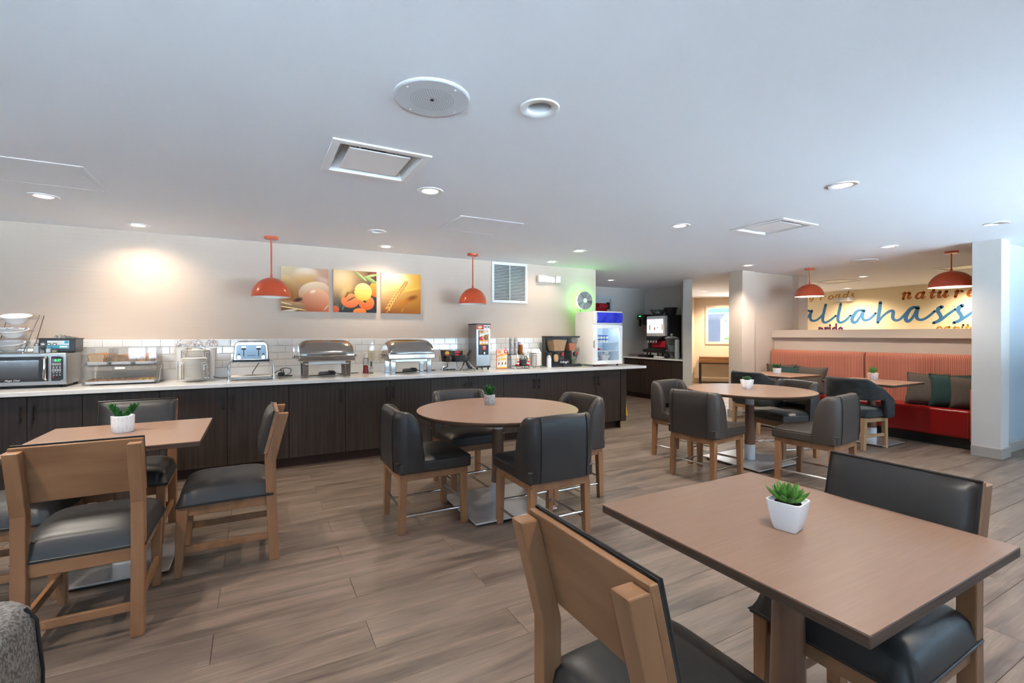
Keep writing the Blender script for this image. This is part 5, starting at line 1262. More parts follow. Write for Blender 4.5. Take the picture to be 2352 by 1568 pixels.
eggs = art_mat('egg_photo_print', [(0.35,0.16,0.07),(0.62,0.22,0.10),(0.78,0.66,0.45),(0.62,0.42,0.32)],
 [(0.50,0.80,0.38,0.22,8,(0.86,0.72,0.58),(0.66,0.36,0.06),0.5),(0.50,0.92,0.30,0.12,0,(0.88,0.80,0.70),(0.85,0.62,0.44),0.8),(0.86,0.72,0.25,0.12,-20,(0.80,0.62,0.50),(0.60,0.36,0.28),0.8),
  (0.10,0.47,0.26,0.36,15,(0.82,0.62,0.36),(0.40,0.16,0.02),0.08),(0.70,0.44,0.36,0.26,12,(0.88,0.74,0.56),(0.60,0.25,0.11),0.08),
  (0.20,0.12,0.40,0.14,-8,(0.72,0.50,0.30),(0.12,0.05,0.02),0.5),(0.06,0.18,0.20,0.020,-12,(0.9,0.75,0.5),(0.8,0.6,0.35),0.3),(0.22,0.07,0.35,0.018,-8,(0.95,0.82,0.5),(0.85,0.62,0.3),0.3),(0.12,0.0,0.25,0.03,10,(0.9,0.85,0.75),(0.7,0.5,0.3),0.3),(0.30,0.18,0.22,0.025,-4,(0.75,0.5,0.3),(0.5,0.3,0.16),0.4),
  (0.35,0.26,0.15,0.06,20,(0.16,0.06,0.03),(0.08,0.03,0.01),0.8),
  (0.74,0.26,0.30,0.28,-10,(0.88,0.56,0.38),(0.52,0.17,0.08),0.05),(0.66,0.46,0.10,0.05,20,(0.98,0.90,0.82),(0.92,0.72,0.55),0.9),(0.95,0.10,0.10,0.018,50,(0.9,0.7,0.5),(0.7,0.45,0.28),0.4)])
orng = art_mat('orange_photo_print', [(0.03,0.06,0.08),(0.02,0.05,0.08),(0.88,0.62,0.32),(0.10,0.06,0.05)],
 [(0.18,0.75,0.45,0.45,20,(0.92,0.80,0.58),(0.80,0.48,0.20),0.9),(0.92,0.95,0.20,0.16,0,(0.30,0.10,0.05),(0.10,0.02,0.02),0.6),(0.30,0.50,0.28,0.14,50,(0.80,0.62,0.34),(0.58,0.34,0.14),0.8),
  (0.98,0.58,0.16,0.20,0,(0.86,0.42,0.08),(0.72,0.18,0.02),0.08),(0.38,0.28,0.22,0.18,0,(0.86,0.40,0.18),(0.72,0.20,0.08),0.10),(0.76,0.24,0.19,0.18,0,(0.90,0.34,0.08),(0.74,0.16,0.05),0.06),(0.60,0.02,0.16,0.09,0,(0.86,0.36,0.10),(0.8,0.2,0.05),0.1),(0.04,0.06,0.10,0.10,0,(0.74,0.22,0.08),(0.6,0.12,0.05),0.2),
  (0.68,0.50,0.21,0.22,0,(0.93,0.74,0.36),(0.88,0.48,0.08),0.05),(0.72,0.27,0.045,0.03,-20,(0.05,0.12,0.05),(0.03,0.08,0.04),0.2),
  (0.62,0.88,0.20,0.035,-38,(0.55,0.60,0.34),(0.20,0.28,0.10),0.15),(0.85,0.80,0.18,0.05,-28,(0.42,0.52,0.24),(0.14,0.22,0.08),0.15),(0.88,0.90,0.16,0.035,15,(0.50,0.58,0.30),(0.22,0.32,0.12),0.2),(0.42,0.50,0.10,0.03,35,(0.50,0.36,0.10),(0.32,0.20,0.05),0.2),(0.30,0.42,0.10,0.03,60,(0.42,0.30,0.08),(0.25,0.16,0.04),0.2),(0.40,0.32,0.12,0.02,30,(0.25,0.14,0.03),(0.2,0.1,0.02),0.2),(0.22,0.10,0.07,0.02,70,(0.30,0.40,0.28),(0.1,0.18,0.1),0.3),(0.10,0.14,0.06,0.02,-60,(0.25,0.34,0.24),(0.1,0.16,0.1),0.3)])
wl = [(0.30,0.88,0.60,0.34,-18,(1.0,0.96,0.84),(0.95,0.72,0.25),0.95),(0.60,0.30,0.50,0.10,25,(0.62,0.30,0.03),(0.50,0.22,0.015),0.9),(0.78,0.40,0.22,0.09,18,(0.30,0.12,0.01),(0.36,0.15,0.01),0.9)]
rr = random.Random(3)
for i in range(13):   # awns
    a = 18+i*4.2; L_ = 0.46; wl.append((0.60+0.40*math.cos(R(a))*0.9, 0.62+0.36*math.sin(R(a))*0.6-0.06, L_, 0.0055, a*0.72, (0.95,0.72,0.25),(0.80,0.48,0.08),0.5))
for i in range(11):   # ear of wheat
    f_ = i/10; x = 0.18+0.44*f_; y = 0.12+0.66*f_**0.9
    for s_ in (-1,1): wl.append((x+s_*0.030*(1-0.4*f_), y-s_*0.012, 0.058, 0.026, 56+s_*24, (0.93,0.66,0.28),(0.42,0.17,0.02),0.12))
wl += [(0.16,0.06,0.10,0.010,72,(0.8,0.5,0.1),(0.5,0.25,0.03),0.3),(0.54,0.08,0.07,0.03,62,(0.7,0.4,0.06),(0.35,0.15,0.01),0.3)]
whea = art_mat('wheat_photo_print', [(0.30,0.11,0.004),(0.46,0.20,0.006),(0.98,0.86,0.56),(0.80,0.46,0.06)], wl)
for x0_, mt, l in ((0.238,eggs,'canvas print of brown eggs in straw'),(0.795,orng,'canvas print of oranges with green leaves'),(1.356,whea,'canvas print of a golden wheat ear')):
    t = thing('wall_canvas', l, 'picture', (x0_+0.2535, WY-0.024, 1.87), 0, 'canvas prints over the buffet')
    MB().box(-0.2535,0.2535,-0.014,0.022,-0.2535,0.2535).build('canvas_block', M('canvas_edge', (0.62,0.52,0.42), 0.7) if mt is eggs else bpy.data.materials['canvas_edge'], t, bevel=0.001)
    MB().box(-0.2525,0.2525,-0.0155,-0.0142,-0.2525,0.2525).build('print', mt, t)
# air return grille
t = thing('air_return_grille', 'white louvred return grille high on the wall beside the pendant lamp', 'vent', (3.19, WY, 2.09))
W2, H2 = 0.288, 0.288; b = MB()
b.box(-W2,-W2+0.035,-0.018,0,-H2,H2).box(W2-0.035,W2,-0.018,0,-H2,H2).box(-W2+0.035,W2-0.035,-0.018,0,-H2,-H2+0.035).box(-W2+0.035,W2-0.035,-0.018,0,H2-0.035,H2)
b.build('frame', m_plast, t, bevel=0.003); MB().box(-0.004,0.004,-0.016,-0.002,-H2+0.035,H2-0.035).build('centre_bar', m_plast, t)
MB().box(-W2+0.035,W2-0.035,-0.002,-0.0005,-H2+0.035,H2-0.035).build('duct_shade_sheet', M('duct_shadow', (0.03,0.022,0.018), 0.9), t)  # dark sheet painted in for the shade between the louvres
b = MB(); nsl = 25
for i in range(nsl):
    z = -H2+0.04+(2*H2-0.075)*i/(nsl-1)
    for a, c in ((-W2+0.036,-0.004),(0.004,W2-0.036)): b.add([(a,-0.015,z-0.006),(c,-0.015,z-0.006),(c,-0.006,z+0.003),(a,-0.006,z+0.003),(a,-0.0138,z-0.0067),(c,-0.0138,z-0.0067),(c,-0.0048,z+0.0023),(a,-0.0048,z+0.0023)],[(0,1,2,3),(7,6,5,4),(0,4,5,1),(1,5,6,2),(2,6,7,3),(3,7,4,0)])
tag(b.build('louvres', m_plast, t), kind='stuff')
# emergency lights
def emergency(label, loc, rz):
    t = thing('emergency_light', label, 'emergency light', loc, rz, 'two-head emergency lights')
    MB().box(-0.095,0.095,-0.055,0.0,-0.045,0.045).build('battery_box', m_plast, t, bevel=0.006)
    MB().cyl((0.0,-0.056,-0.036),(0.0,-0.054,-0.036),0.004,n=8).build('status_led', emis('green_dot', (0.05,1.0,0.3), 3.0) if 'green_dot' not in bpy.data.materials else bpy.data.materials['green_dot'], t)
    for s_, az in ((-1,-6),(1,58)):
        m = Matrix.Translation((s_*0.150,-0.06,0.0)) @ Matrix.Rotation(R(az),4,'Z')
        hd_ = MB(m).box(-0.058,0.058,-0.03,0.045,-0.050,0.050).build('lamp_head', m_plast, t, bevel=0.01)
        q = MB(m)
        for i in range(4):
            for j in range(3): q.cyl((-0.039+0.026*i,-0.033,-0.028+0.028*j),(-0.039+0.026*i,-0.029,-0.028+0.028*j),0.009,n=8)
        q.build('led_lenses', M('lens_grey', (0.42,0.38,0.38), 0.2) if 'lens_grey' not in bpy.data.materials else bpy.data.materials['lens_grey'], hd_)
        MB().cyl((s_*0.09,-0.03,0),(s_*0.125,-0.05,0),0.014,n=10).build('swivel', m_plast, t)
    return t
em = emergency('white two-head emergency light on the wall beside the green-glowing disc', (3.85, WY, 2.175), 0)
em2 = dup_at(em, (12.2, 6.0, 2.175), -90, 'two-head emergency light on the mural wall over the word roads', 'two-head emergency lights')
# green-glowing metal disc
t = thing('disc_lamp', 'round brushed metal disc glowing green behind, over the small fridge', 'lamp', (4.455, WY, 1.875))
m_grn = emis('green_neon', (0.16,1.0,0.12), 15.0)
def anis():
    m = M('spun_metal', (0.42,0.43,0.40), 0.25, 1.0); nt = m.node_tree; L = nt.links.new
    tc = nt.nodes.new('ShaderNodeTexCoord'); sp = nt.nodes.new('ShaderNodeSeparateXYZ'); L(tc.outputs['Object'], sp.inputs[0])
    at_ = nt.nodes.new('ShaderNodeMath'); at_.operation = 'ARCTAN2'; L(sp.outputs[2], at_.inputs[0]); L(sp.outputs[0], at_.inputs[1])
    nz = nt.nodes.new('ShaderNodeTexNoise'); nz.noise_dimensions = '1D'; nz.inputs['Scale'].default_value = 1.6; nz.inputs['Detail'].default_value = 3; L(at_.outputs[0], nz.inputs['W'])
    rp = nt.nodes.new('ShaderNodeValToRGB'); rp.color_ramp.elements[0].position = 0.35; rp.color_ramp.elements[0].color = (0.22,0.23,0.22,1); rp.color_ramp.elements[1].position = 0.68; rp.color_ramp.elements[1].color = (0.55,0.55,0.52,1)
    L(nz.outputs['Fac'], rp.inputs[0]); L(rp.outputs[0], nt.nodes['Principled BSDF'].inputs['Base Color']); return m
MB(Matrix.Rotation(R(90),4,'X')).lathe([(0.034,0.115),(0.138,0.115),(0.140,0.112),(0.140,0.100),(0,0.100)], n=64).build('metal_disc', anis(), t, smooth=True)
MB(Matrix.Rotation(R(90),4,'X')).lathe([(0.0,0.040),(0.124,0.040),(0.130,0.044),(0.130,0.098),(0.124,0.100)], n=64).build('glow_ring', m_grn, t, smooth=True)
MB(Matrix.Rotation(R(90),4,'X')).lathe([(0.014,0.119),(0.032,0.1185),(0.034,0.115)], n=32).build('hub_ring', emis('green_hub', (0.25,1.0,0.35), 3.0), t, smooth=True); MB(Matrix.Rotation(R(90),4,'X')).lathe([(0,0.120),(0.014,0.120),(0.014,0.116)], n=24).build('hub', m_steel, t, smooth=True)
MB(Matrix.Rotation(R(90),4,'X')).lathe([(0,0),(0.09,0.0),(0.09,0.041)], n=32).build('wall_mount', m_black, t)
MB().tube([(-0.02,-0.02,-0.08),(-0.02,-0.02,-0.145),(-0.02,-0.012,-0.18)], 0.005, 6).build('cord', m_black, t)
# ================================================================== ceiling fixtures
def spot(parent, loc, w, col, ang=120, blend=0.6, r=0.05):
    d = bpy.data.lights.new('lamp_light', 'SPOT'); d.energy = w*LS; d.color = col; d.spot_size = R(ang); d.spot_blend = blend; d.shadow_soft_size = r
    o = bpy.data.objects.new('lamp_light', d); COL.objects.link(o); o.parent = parent; o.location = loc; return o
WARM = (1.0, 0.80, 0.58); NEUT = (1.0, 0.90, 0.78)
where = ['over the microwave end of the counter','close to the wall between bread case and foam plates','over the concrete-pot round table','close to the wall over the orange canvas print','close to the wall over the wire condiment rack','over the aisle in front of the cereal dispenser','in the soda machine nook','over the aisle toward the white-pot round table','over the aisle between big-succulent and white-pot tables','in front of the red seat near the wide pillar','in front of the red seat beside the left pillar','beyond the half wall over the mural room','at the mural wall over the word roads','in the corridor nearest the soda nook','in the corridor over the console table','behind the pendant near the wide pillar, at the mural','added for extra light directly over the big-succulent table','added for extra light past the padded chair of the big-succulent table','added for extra light over the seat beyond the hexagon-pot table','added for extra light over the pebbled grey chair','added for extra light in the aisle before the wide pillar']
def can(x, y, lab, lit, warm, pw=100):
    t = thing('downlight', lab, 'ceiling light', (x, y, CEIL), 0, 'lit recessed ceiling lights' if lit else 'unlit recessed ceiling lights')
    ro = 0.092
    MB().lathe([(0.052,0.004),(0.054,-0.001),(0.060,-0.006),(ro-0.004,-0.006),(ro,-0.002),(ro,0.0015)], n=40).build('trim_ring', m_white, t, smooth=True)
    if lit:
        MB().lathe([(0.052,0.004),(0.050,0.02)], n=32).build('can', m_white, t, smooth=True)
        MB().lathe([(0.052,0.010),(0.0,0.008)], n=32).build('lens', m_lamp, t, smooth=True)
        spot(t, (0,0,-0.012), pw, WARM if warm else NEUT, 150 if warm else 130, 0.9 if warm else 0.6)
    else:
        MB().lathe([(0.052,0.004),(0.060,0.03),(0.062,0.09),(0.03,0.11),(0,0.11)], n=32).build('can', m_white, t, smooth=True)
        MB().lathe([(0,0.055),(0.018,0.058),(0.030,0.08),(0.026,0.11)], n=20).build('bulb', M('frosted_bulb', (0.8,0.8,0.8), 0.3) if 'frosted_bulb' not in bpy.data.materials else bpy.data.materials['frosted_bulb'], t, smooth=True)
    return t
for i, (x, y) in enumerate(CANS_LIT): can(x, y, 'lit round recessed ceiling light ' + where[i], True, i in (1,3,4,12,13,14,15), {1:44,3:40,4:17,2:78,10:130,12:180,15:180,13:260,14:260,11:130,6:70,16:70,20:40}.get(i, 96))
for (x, y), l in zip(CANS_OFF, ('unlit recessed ceiling light beside the round ceiling speaker','unlit recessed ceiling light near the wall lamp over the prints','unlit recessed ceiling light in front of the wide pillar')): can(x, y, l, False, False)
def speaker(x, y, r, l):
    t = thing('ceiling_speaker', l, 'speaker', (x, y, CEIL), 0, 'round ceiling speakers')
    MB().lathe([(r,0.001),(r,-0.006),(r-0.006,-0.011),(r-0.010,-0.011),(0,-0.010)], n=48).build('grille_plate', M('speaker_grey', (0.60,0.61,0.63), 0.5) if 'speaker_grey' not in bpy.data.materials else bpy.data.materials['speaker_grey'], t, smooth=True)
    b = MB()
    for k in range(1, 10):
        n = 6*k
        for i in range(n):
            a = 2*math.pi*i/n; rr_ = k*r*0.062; b.add([(rr_*math.cos(a)+0.0022*math.cos(q*math.pi/3), rr_*math.sin(a)+0.0022*math.sin(q*math.pi/3), -0.0116) for q in range(6)], [(5,4,3,2,1,0)])
    tag(b.build('perforations', M('perforation_dark', (0.16,0.17,0.18), 0.8) if 'perforation_dark' not in bpy.data.materials else bpy.data.materials['perforation_dark'], t), kind='stuff')
    MB().cyl((0,0,-0.0130),(0,0,-0.010),0.007,n=12).build('centre_screw', m_black, t)
    for a in (25,115,205,295): MB().lathe([(0.0045,-0.0105),(0.004,-0.0135),(0,-0.0145)], (r*0.84*math.cos(R(a)), r*0.84*math.sin(R(a)),0), 10).build('screw', m_white, t)
speaker(0.674, 1.974, 0.165, 'large round ceiling speaker with perforated centre beside the unlit downlight')
speaker(7.455, 3.425, 0.165, 'round ceiling speaker over the red seat between the two orange pendants')
def diffuser(x, y, s, l):
    t = thing('air_diffuser', l, 'vent', (x, y, CEIL), 0, 'square ceiling air diffusers')
    h = s/2; a = h-0.045
    b = MB(); b.box(-h,h,-h,-a,-0.010,0.0).box(-h,h,a,h,-0.010,0.0).box(-h,-a,-a,a,-0.010,0.0).box(a,h,-a,a,-0.010,0.0); b.build('flange', m_white, t, bevel=0.003)
    c = h-0.10
    b = MB()
    lo = [(-a,-a,-0.004),(a,-a,-0.004),(a,a,-0.004),(-a,a,-0.004)]; hi = [(-c,-c,0.10),(c,-c,0.10),(c,c,0.10),(-c,c,0.10)]
    b.add(lo+hi, [(0,1,5,4),(1,2,6,5),(2,3,7,6),(3,0,4,7),(4,5,6,7)]); b.build('throat', m_plast, t)
    MB().lathe([(0.11,0.099),(0,0.098)], n=24).build('duct', M('duct_dark', (0.09,0.10,0.11), 0.6) if 'duct_dark' not in bpy.data.materials else bpy.data.materials['duct_dark'], t)
    MB().box(-c,c,-c,c,-0.003,0.005).build('face_plate', m_white, t, bevel=0.002)
    b = MB()
    for sx in (-0.6,0.6):
        for sy in (-0.6,0.6): b.cyl((sx*c,sy*c,0.004),(sx*c,sy*c,0.10),0.006,n=8)
    b.build('hangers', m_plast, t)
for (x, y, s), l in zip(DIFFS, ('square air diffuser with open slot beside the ceiling speaker','square air diffuser over the white-pot round table','square air diffuser beyond the half wall over the mural room','square air diffuser behind the pendant beside the wide pillar')): diffuser(x, y, s, l)
def access(x0, x1, y0, y1, l):
    t = thing('access_panel', l, 'access panel', ((x0+x1)/2, (y0+y1)/2, CEIL), 0, 'ceiling access panels')
    w, h = (x1-x0)/2, (y1-y0)/2; f = 0.028
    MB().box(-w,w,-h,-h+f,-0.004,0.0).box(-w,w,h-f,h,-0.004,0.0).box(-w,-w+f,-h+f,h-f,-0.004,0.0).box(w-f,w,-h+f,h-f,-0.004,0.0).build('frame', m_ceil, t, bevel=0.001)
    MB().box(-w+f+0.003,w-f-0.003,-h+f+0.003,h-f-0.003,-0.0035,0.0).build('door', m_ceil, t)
    MB().cyl((w-f-0.03,-h*0.2,-0.006),(w-f-0.03,-h*0.2,-0.003),0.006,n=10).build('latch', m_plast, t)
access(-2.2, -0.94, 3.81, 4.41, 'large flat access panel in the ceiling over the microwave')
access(1.556, 2.19, 3.80, 4.40, 'flat square access panel in the ceiling before the return grille')
# pendants
def pendant(x, y, zb, h, rad, lab, lit, rodlen=None):
    t = thing('pendant_lamp', lab, 'pendant lamp', (x, y, CEIL), 0, 'orange dome pendants')
    MB().lathe([(0,-0.026),(0.066,-0.026),(0.069,-0.022),(0.069,0.0)], n=32).build('canopy', m_orange, t, smooth=True)
    zt = zb + h - CEIL
    MB().cyl((0,0,-0.024),(0,0,zt-0.002),0.0075,n=12).build('stem', m_orange, t, smooth=True)
    MB().lathe([(0.0,zt+0.035),(0.011,zt+0.033),(0.013,zt-0.002)], n=16).build('stem_collar', m_orange, t, smooth=True)
    z0 = zb-CEIL
    outer = [(0.013,z0+h)] + [(rad*math.sin(R(a)), z0+h*math.cos(R(a))) for a in range(8,91,6)] + [(rad, z0)]
    sh = MB().lathe(outer + [(rad-0.003,z0)], n=56).build('shade', m_orange, t, smooth=True)
    inner = [(rad-0.003,z0)] + [((rad-0.004)*math.sin(R(a)), z0+(h-0.006)*math.cos(R(a))) for a in range(88,0,-8)] + [(0,z0+h-0.006)]
    MB().lathe(inner, n=48).build('shade_lining', m_inner, sh, smooth=True)
    MB().lathe([(0,z0+h*0.30),(0.022,z0+h*0.34),(0.030,z0+h*0.50),(0.020,z0+h*0.72),(0.014,z0+h*0.95)], n=20).build('bulb', m_bulb if lit else m_inner, t, smooth=True)
    if lit:
        d = bpy.data.lights.new('lamp_light', 'POINT'); d.energy = 3.5*LS; d.color = (1.0,0.78,0.5); d.shadow_soft_size = 0.03
        o = bpy.data.objects.new('lamp_light', d); COL.objects.link(o); o.parent = t; o.location = (0,0,z0+h*0.22)
pendant(0.134, 5.60, 1.748, 0.205, 0.190, 'orange dome pendant lamp in front of the egg canvas print', False)
pendant(2.437, 5.544, 1.742, 0.205, 0.178, 'orange dome pendant lamp over the batter dispenser', False)
pendant(7.60, 4.24, 1.945, 0.195, 0.200, 'orange dome pendant lamp at the partition end of red seat', True)
pendant(7.60, 2.53, 1.940, 0.200, 0.225, 'lit orange dome pendant lamp beside the wide pillar under the word nature', True)

# ================================================================== drinks nook
AC = 0.868
t = thing('nook_cabinet', 'dark wood cabinet run under the drinks machine in the nook', 'cabinet', (7.18, 7.05, 0))
NP = lambda x0, x1, e: [(x0,0.93),(x1,0.93),(x1,-0.105+e),(x0,-0.72+(x0+0.0)*1.0+e)]
MB().prism(NP(0.021,0.60,0), 0.10, AC-0.032).build('carcass', m_cab, t); MB().prism(NP(0.085,0.60,0), 0, 0.101).build('toe_kick', m_kick, t)
ys = [0.93,0.42,-0.08,-0.42,-0.71]
for a, b_ in zip(ys, ys[1:]):
    d = MB().box(0,0.02,b_+0.002,a-0.002,0.105,AC-0.040).build('door', m_cab, t, bevel=0.0015)
    if a in (0.93,0.42):
        hy = (b_+0.05) if a == 0.93 else (a-0.05)
        MB().box(-0.032,-0.022,hy-0.006,hy+0.006,0.66,0.79).box(-0.024,0.001,hy-0.005,hy+0.005,0.68,0.69).box(-0.024,0.001,hy-0.005,hy+0.005,0.76,0.77).build('handle', m_black, d)
t = thing('nook_countertop', 'white countertop of the drinks nook', 'countertop', (7.18, 7.05, AC-0.03))
MB().prism([(-0.03,0.945),(0.612,0.945),(0.612,-0.10),(-0.03,-0.745)], 0, 0.03).build('slab', m_quartz, t, bevel=0.003); MB().box(0.597,0.615,-0.08,0.945,0.03,0.13).build('upstand', m_quartz, t); MB().prism([(-0.02,-0.735),(0.58,-0.15),(0.58,-0.13),(-0.02,-0.715)], 0.03, 0.13).build('side_upstand', m_quartz, t)
t = thing('soda_machine', 'black soda fountain with lit white panel and red splash plate in the nook', 'drinks machine', (7.28, 7.135, AC))
MB().box(0.04,0.47,-0.30,0.27,0.10,0.885).build('housing', m_black, t, bevel=0.006)
b = MB()
for x in (0.07,0.43):
    for y in (-0.26,0.23): b.cyl((x,y,0),(x,y,0.105),0.018,0.014,10)
for y in (-0.10,0.20): b.cyl((-0.05,y,0),(-0.05,y,0.13),0.016,n=10)
b.build('legs', m_black, t)
up = MB().box(-0.030,0.045,-0.265,0.24,0.45,0.865).build('dispenser_head', m_plast, t, bevel=0.006)
pn = MB().box(-0.036,-0.029,-0.215,0.225,0.515,0.800).build('light_panel', emis('lit_panel', (0.95,1.0,1.0), 1.2), up)
b = MB()
for y in (-0.105,0.005,0.115): b.box(-0.0375,-0.036,y-0.003,y+0.003,0.515,0.800)
b.build('panel_dividers', m_gry, pn)
MB().box(-0.0378,-0.0362,0.135,0.160,0.575,0.68).box(-0.0378,-0.0362,-0.21,-0.19,0.575,0.70).build('yellow_graphics', m_yel, pn); MB().box(-0.0378,-0.0362,-0.005,0.022,0.58,0.63).box(-0.0378,-0.0362,-0.075,-0.058,0.61,0.64).build('red_graphics', m_redp, pn)
b = MB()
for k in range(4): b.box(-0.0315,-0.0302,0.20-k*0.062-0.04,0.20-k*0.062,0.478,0.490)
b.build('panel_lettering', m_gry, up)
MB().hexa([(-0.13,-0.12,0.36),(0.03,-0.20,0.36),(0.03,0.20,0.36),(-0.13,0.15,0.36)],[(-0.07,-0.25,0.445),(0.04,-0.25,0.455),(0.04,0.235,0.455),(-0.07,0.225,0.445)]).build('valve_hood', m_blackp, t, bevel=0.01)
for k in range(4):
    y = 0.13-k*0.075
    nz_ = MB().cyl((-0.095,y,0.315),(-0.095,y,0.365),0.014,0.018,12).build('nozzle', m_white, t, smooth=True); MB().tube([(-0.10,y,0.330),(-0.125,y,0.320),(-0.13,y,0.30)], 0.005, 6).build('lever', m_chrome, nz_, smooth=True)
MB().box(-0.02,0.045,-0.27,0.10,0.215,0.355).build('splash_plate', M('red_splash', (0.40,0.015,0.03), 0.3), t, bevel=0.008)
MB().hexa([(-0.16,-0.20,0.115),(0.05,-0.28,0.115),(0.05,0.25,0.115),(-0.16,0.22,0.115)],[(-0.16,-0.20,0.175),(0.05,-0.28,0.215),(0.05,0.20,0.215),(-0.16,0.22,0.175)]).build('drip_tray', m_blackp, t, bevel=0.006)
MB().tube(catmull([(0.20,-0.25,0.10),(0.22,-0.30,0.02),(0.25,-0.40,0.01),(0.28,-0.36,0.08)]), 0.006, 6).build('hose', m_black, t, smooth=True)
t = thing('glass_bowl', 'cut glass bowl on top of the black soda machine', 'bowl', (7.43, 7.225, AC+0.885))
MB().lathe([(0,0.0),(0.08,0.0),(0.11,0.03),(0.165,0.11),(0.180,0.118),(0.158,0.108),(0.10,0.03),(0,0.012)], n=32).build('bowl', m_glass, t, smooth=True)
b = MB()
for i in range(14):
    a = i*0.449; b.sup((0.085*math.cos(a)*(0.6+0.4*(i%2)),0.085*math.sin(a)*(0.6+0.4*(i%2)),0.075+0.012*(i%3)),(0.09,0.09,0.09),1.0,None,10,6)
b.build('paper_filters', M('filter_white', (0.62,0.65,0.66), 0.8), t, smooth=True)
t = thing('black_bucket', 'black plastic bucket beside the glass bowl on soda machine', 'bucket', (7.60, 7.045, AC+0.885))
MB().lathe([(0,0),(0.105,0),(0.135,0.150),(0.148,0.150),(0.148,0.158),(0.130,0.158),(0.10,0.01),(0,0.01)], n=32).build('bucket', m_blackp, t, smooth=True)
t = thing('glass_urn', 'footed glass drink urn with lid half full of water in the nook', 'urn', (7.25, 6.69, AC))
MB().lathe([(0,0),(0.07,0),(0.066,0.012),(0.022,0.03),(0.020,0.08),(0.036,0.10),(0.085,0.14),(0.108,0.20),(0.112,0.32),(0.135,0.40),(0.140,0.404),(0.128,0.40),(0.104,0.32),(0.10,0.21),(0.07,0.14),(0,0.125)], n=36).build('glass_body', m_glass, t, smooth=True)
MB().lathe([(0,0.128),(0.068,0.142),(0.098,0.21),(0.102,0.27),(0,0.272)], n=32).build('water', M('blue_grey_water', (0.20,0.27,0.29), 0.1), t, smooth=True)
MB().lathe([(0.140,0.405),(0.138,0.415),(0.08,0.445),(0.025,0.455),(0.018,0.465),(0.030,0.480),(0.022,0.500),(0,0.505)], n=36).build('lid', thin_glass('frosted_lid', (0.85,0.92,0.93), 0.5, 0.1, 0.25), t, smooth=True)
MB().cyl((-0.11,0,0.17),(-0.15,0,0.165),0.012,n=10).build('tap', m_chrome, t, smooth=True)
t = thing('cup_stack', 'tall stack of clear plastic cups beside the glass urn', 'cups', (7.19, 6.50, AC))
MB().lathe([(0,0),(0.032,0)]+[(0.040+(0.003 if k%2 else 0),0.02*k+0.02) for k in range(18)]+[(0.036,0.385),(0,0.386)], n=20).build('cups', thin_glass('frosted_cup', (0.8,0.82,0.83), 0.5, 0.2, 0.45), t, smooth=True)
t = thing('coffee_tray', 'flat steel drip tray with black mat at the corner of nook counter', 'tray', (7.33, 7.72, AC))
MB().box(-0.10,0.12,-0.12,0.16,0.0,0.055).build('steel_box', m_steel, t, bevel=0.004); MB().box(-0.12,0.13,-0.50,-0.122,0.0,0.022).box(-0.10,0.11,-0.36,-0.122,0.022,0.05).build('black_mat', m_blackp, t, bevel=0.003)
t = thing('napkin_cloth', 'crumpled white cloth under the soda machine spouts', 'cloth', (7.22, 7.00, AC))
MB().sup((0,0.0,0.018),(0.10,0.26,0.036),0.6,0.7).build('cloth', m_foam, t, smooth=True)
t = thing('hand_dispenser', 'black wall unit with green readout and drain cup beside soda machine', 'dispenser', (7.80, 7.78, AC+0.87))
MB().box(-0.30,0,-0.16,0.12,-0.05,0.05).build('control_unit', m_black, t, bevel=0.004); MB().box(-0.33,-0.299,-0.12,0.11,-0.052,0.05).build('faceplate', m_blackp, t, bevel=0.004)
MB().box(-0.3325,-0.330,-0.01,0.065,0.005,0.028).build('readout', emis('green_readout', (0.03,0.9,0.20), 1.3), t)
b = MB()
for k in range(3): b.box(-0.3325,-0.330,0.075-k*0.06-0.01,0.075-k*0.06,-0.035,-0.024)
b.build('buttons', m_gry, t); MB().box(-0.32,-0.28,0.03,0.07,-0.20,-0.05).build('spout', m_black, t); MB().sup((-0.20,-0.05,-0.11),(0.18,0.16,0.14),0.6).build('brew_cup', M('smoky_plastic', (0.03,0.045,0.05), 0.25), t, smooth=True)
t = thing('wall_outlet', 'ivory wall outlet with two black plugs in the drinks nook', 'outlet', (7.795, 7.86, 1.22), -90)
MB().box(-0.037,0.037,-0.006,0.004,-0.058,0.058).build('cover_plate', m_ivory, t, bevel=0.003)
for z in (0.022,-0.022):
    pg = MB().box(-0.016,0.016,-0.03,-0.006,z-0.013,z+0.013).build('plug', m_black, t, bevel=0.003); MB().tube(catmull([(0,-0.03,z),(0.05,-0.05,z-0.01),(0.11,-0.04,z-0.09),(0.13,-0.03,z-0.16)]), 0.006, 6).build('cord', m_black, pg, smooth=True)
# red door in the nook
dr = thing('door_1', None, None); struct(dr)
MB().box(5.95,6.725,8.03,8.07,0.005,2.03).build('door_leaf', M('dark_red_door', (0.30,0.010,0.016), 0.4), dr, bevel=0.003)
MB().box(5.88,5.95,7.985,8.0,0,2.19).box(6.80,6.87,7.985,8.0,0,2.19).box(5.95,6.80,7.985,8.0,2.12,2.19).box(6.725,6.80,8.02,8.10,0,2.12).box(5.95,6.725,8.02,8.10,2.03,2.12).build('door_frame', M('grey_blue_frame', (0.42,0.46,0.48), 0.5), dr)
MB().box(6.46,6.70,7.97,8.03,1.93,2.01).build('door_closer', M('red_closer', (0.32,0.012,0.02), 0.4), dr, bevel=0.004); MB().box(6.70,6.76,7.98,8.02,1.90,2.05).build('closer_arm', m_black, dr)
t = thing('wet_floor_sign', 'yellow folding floor sign behind the end of the dark cabinets', 'floor sign', (5.37, 6.15, 0), -30)
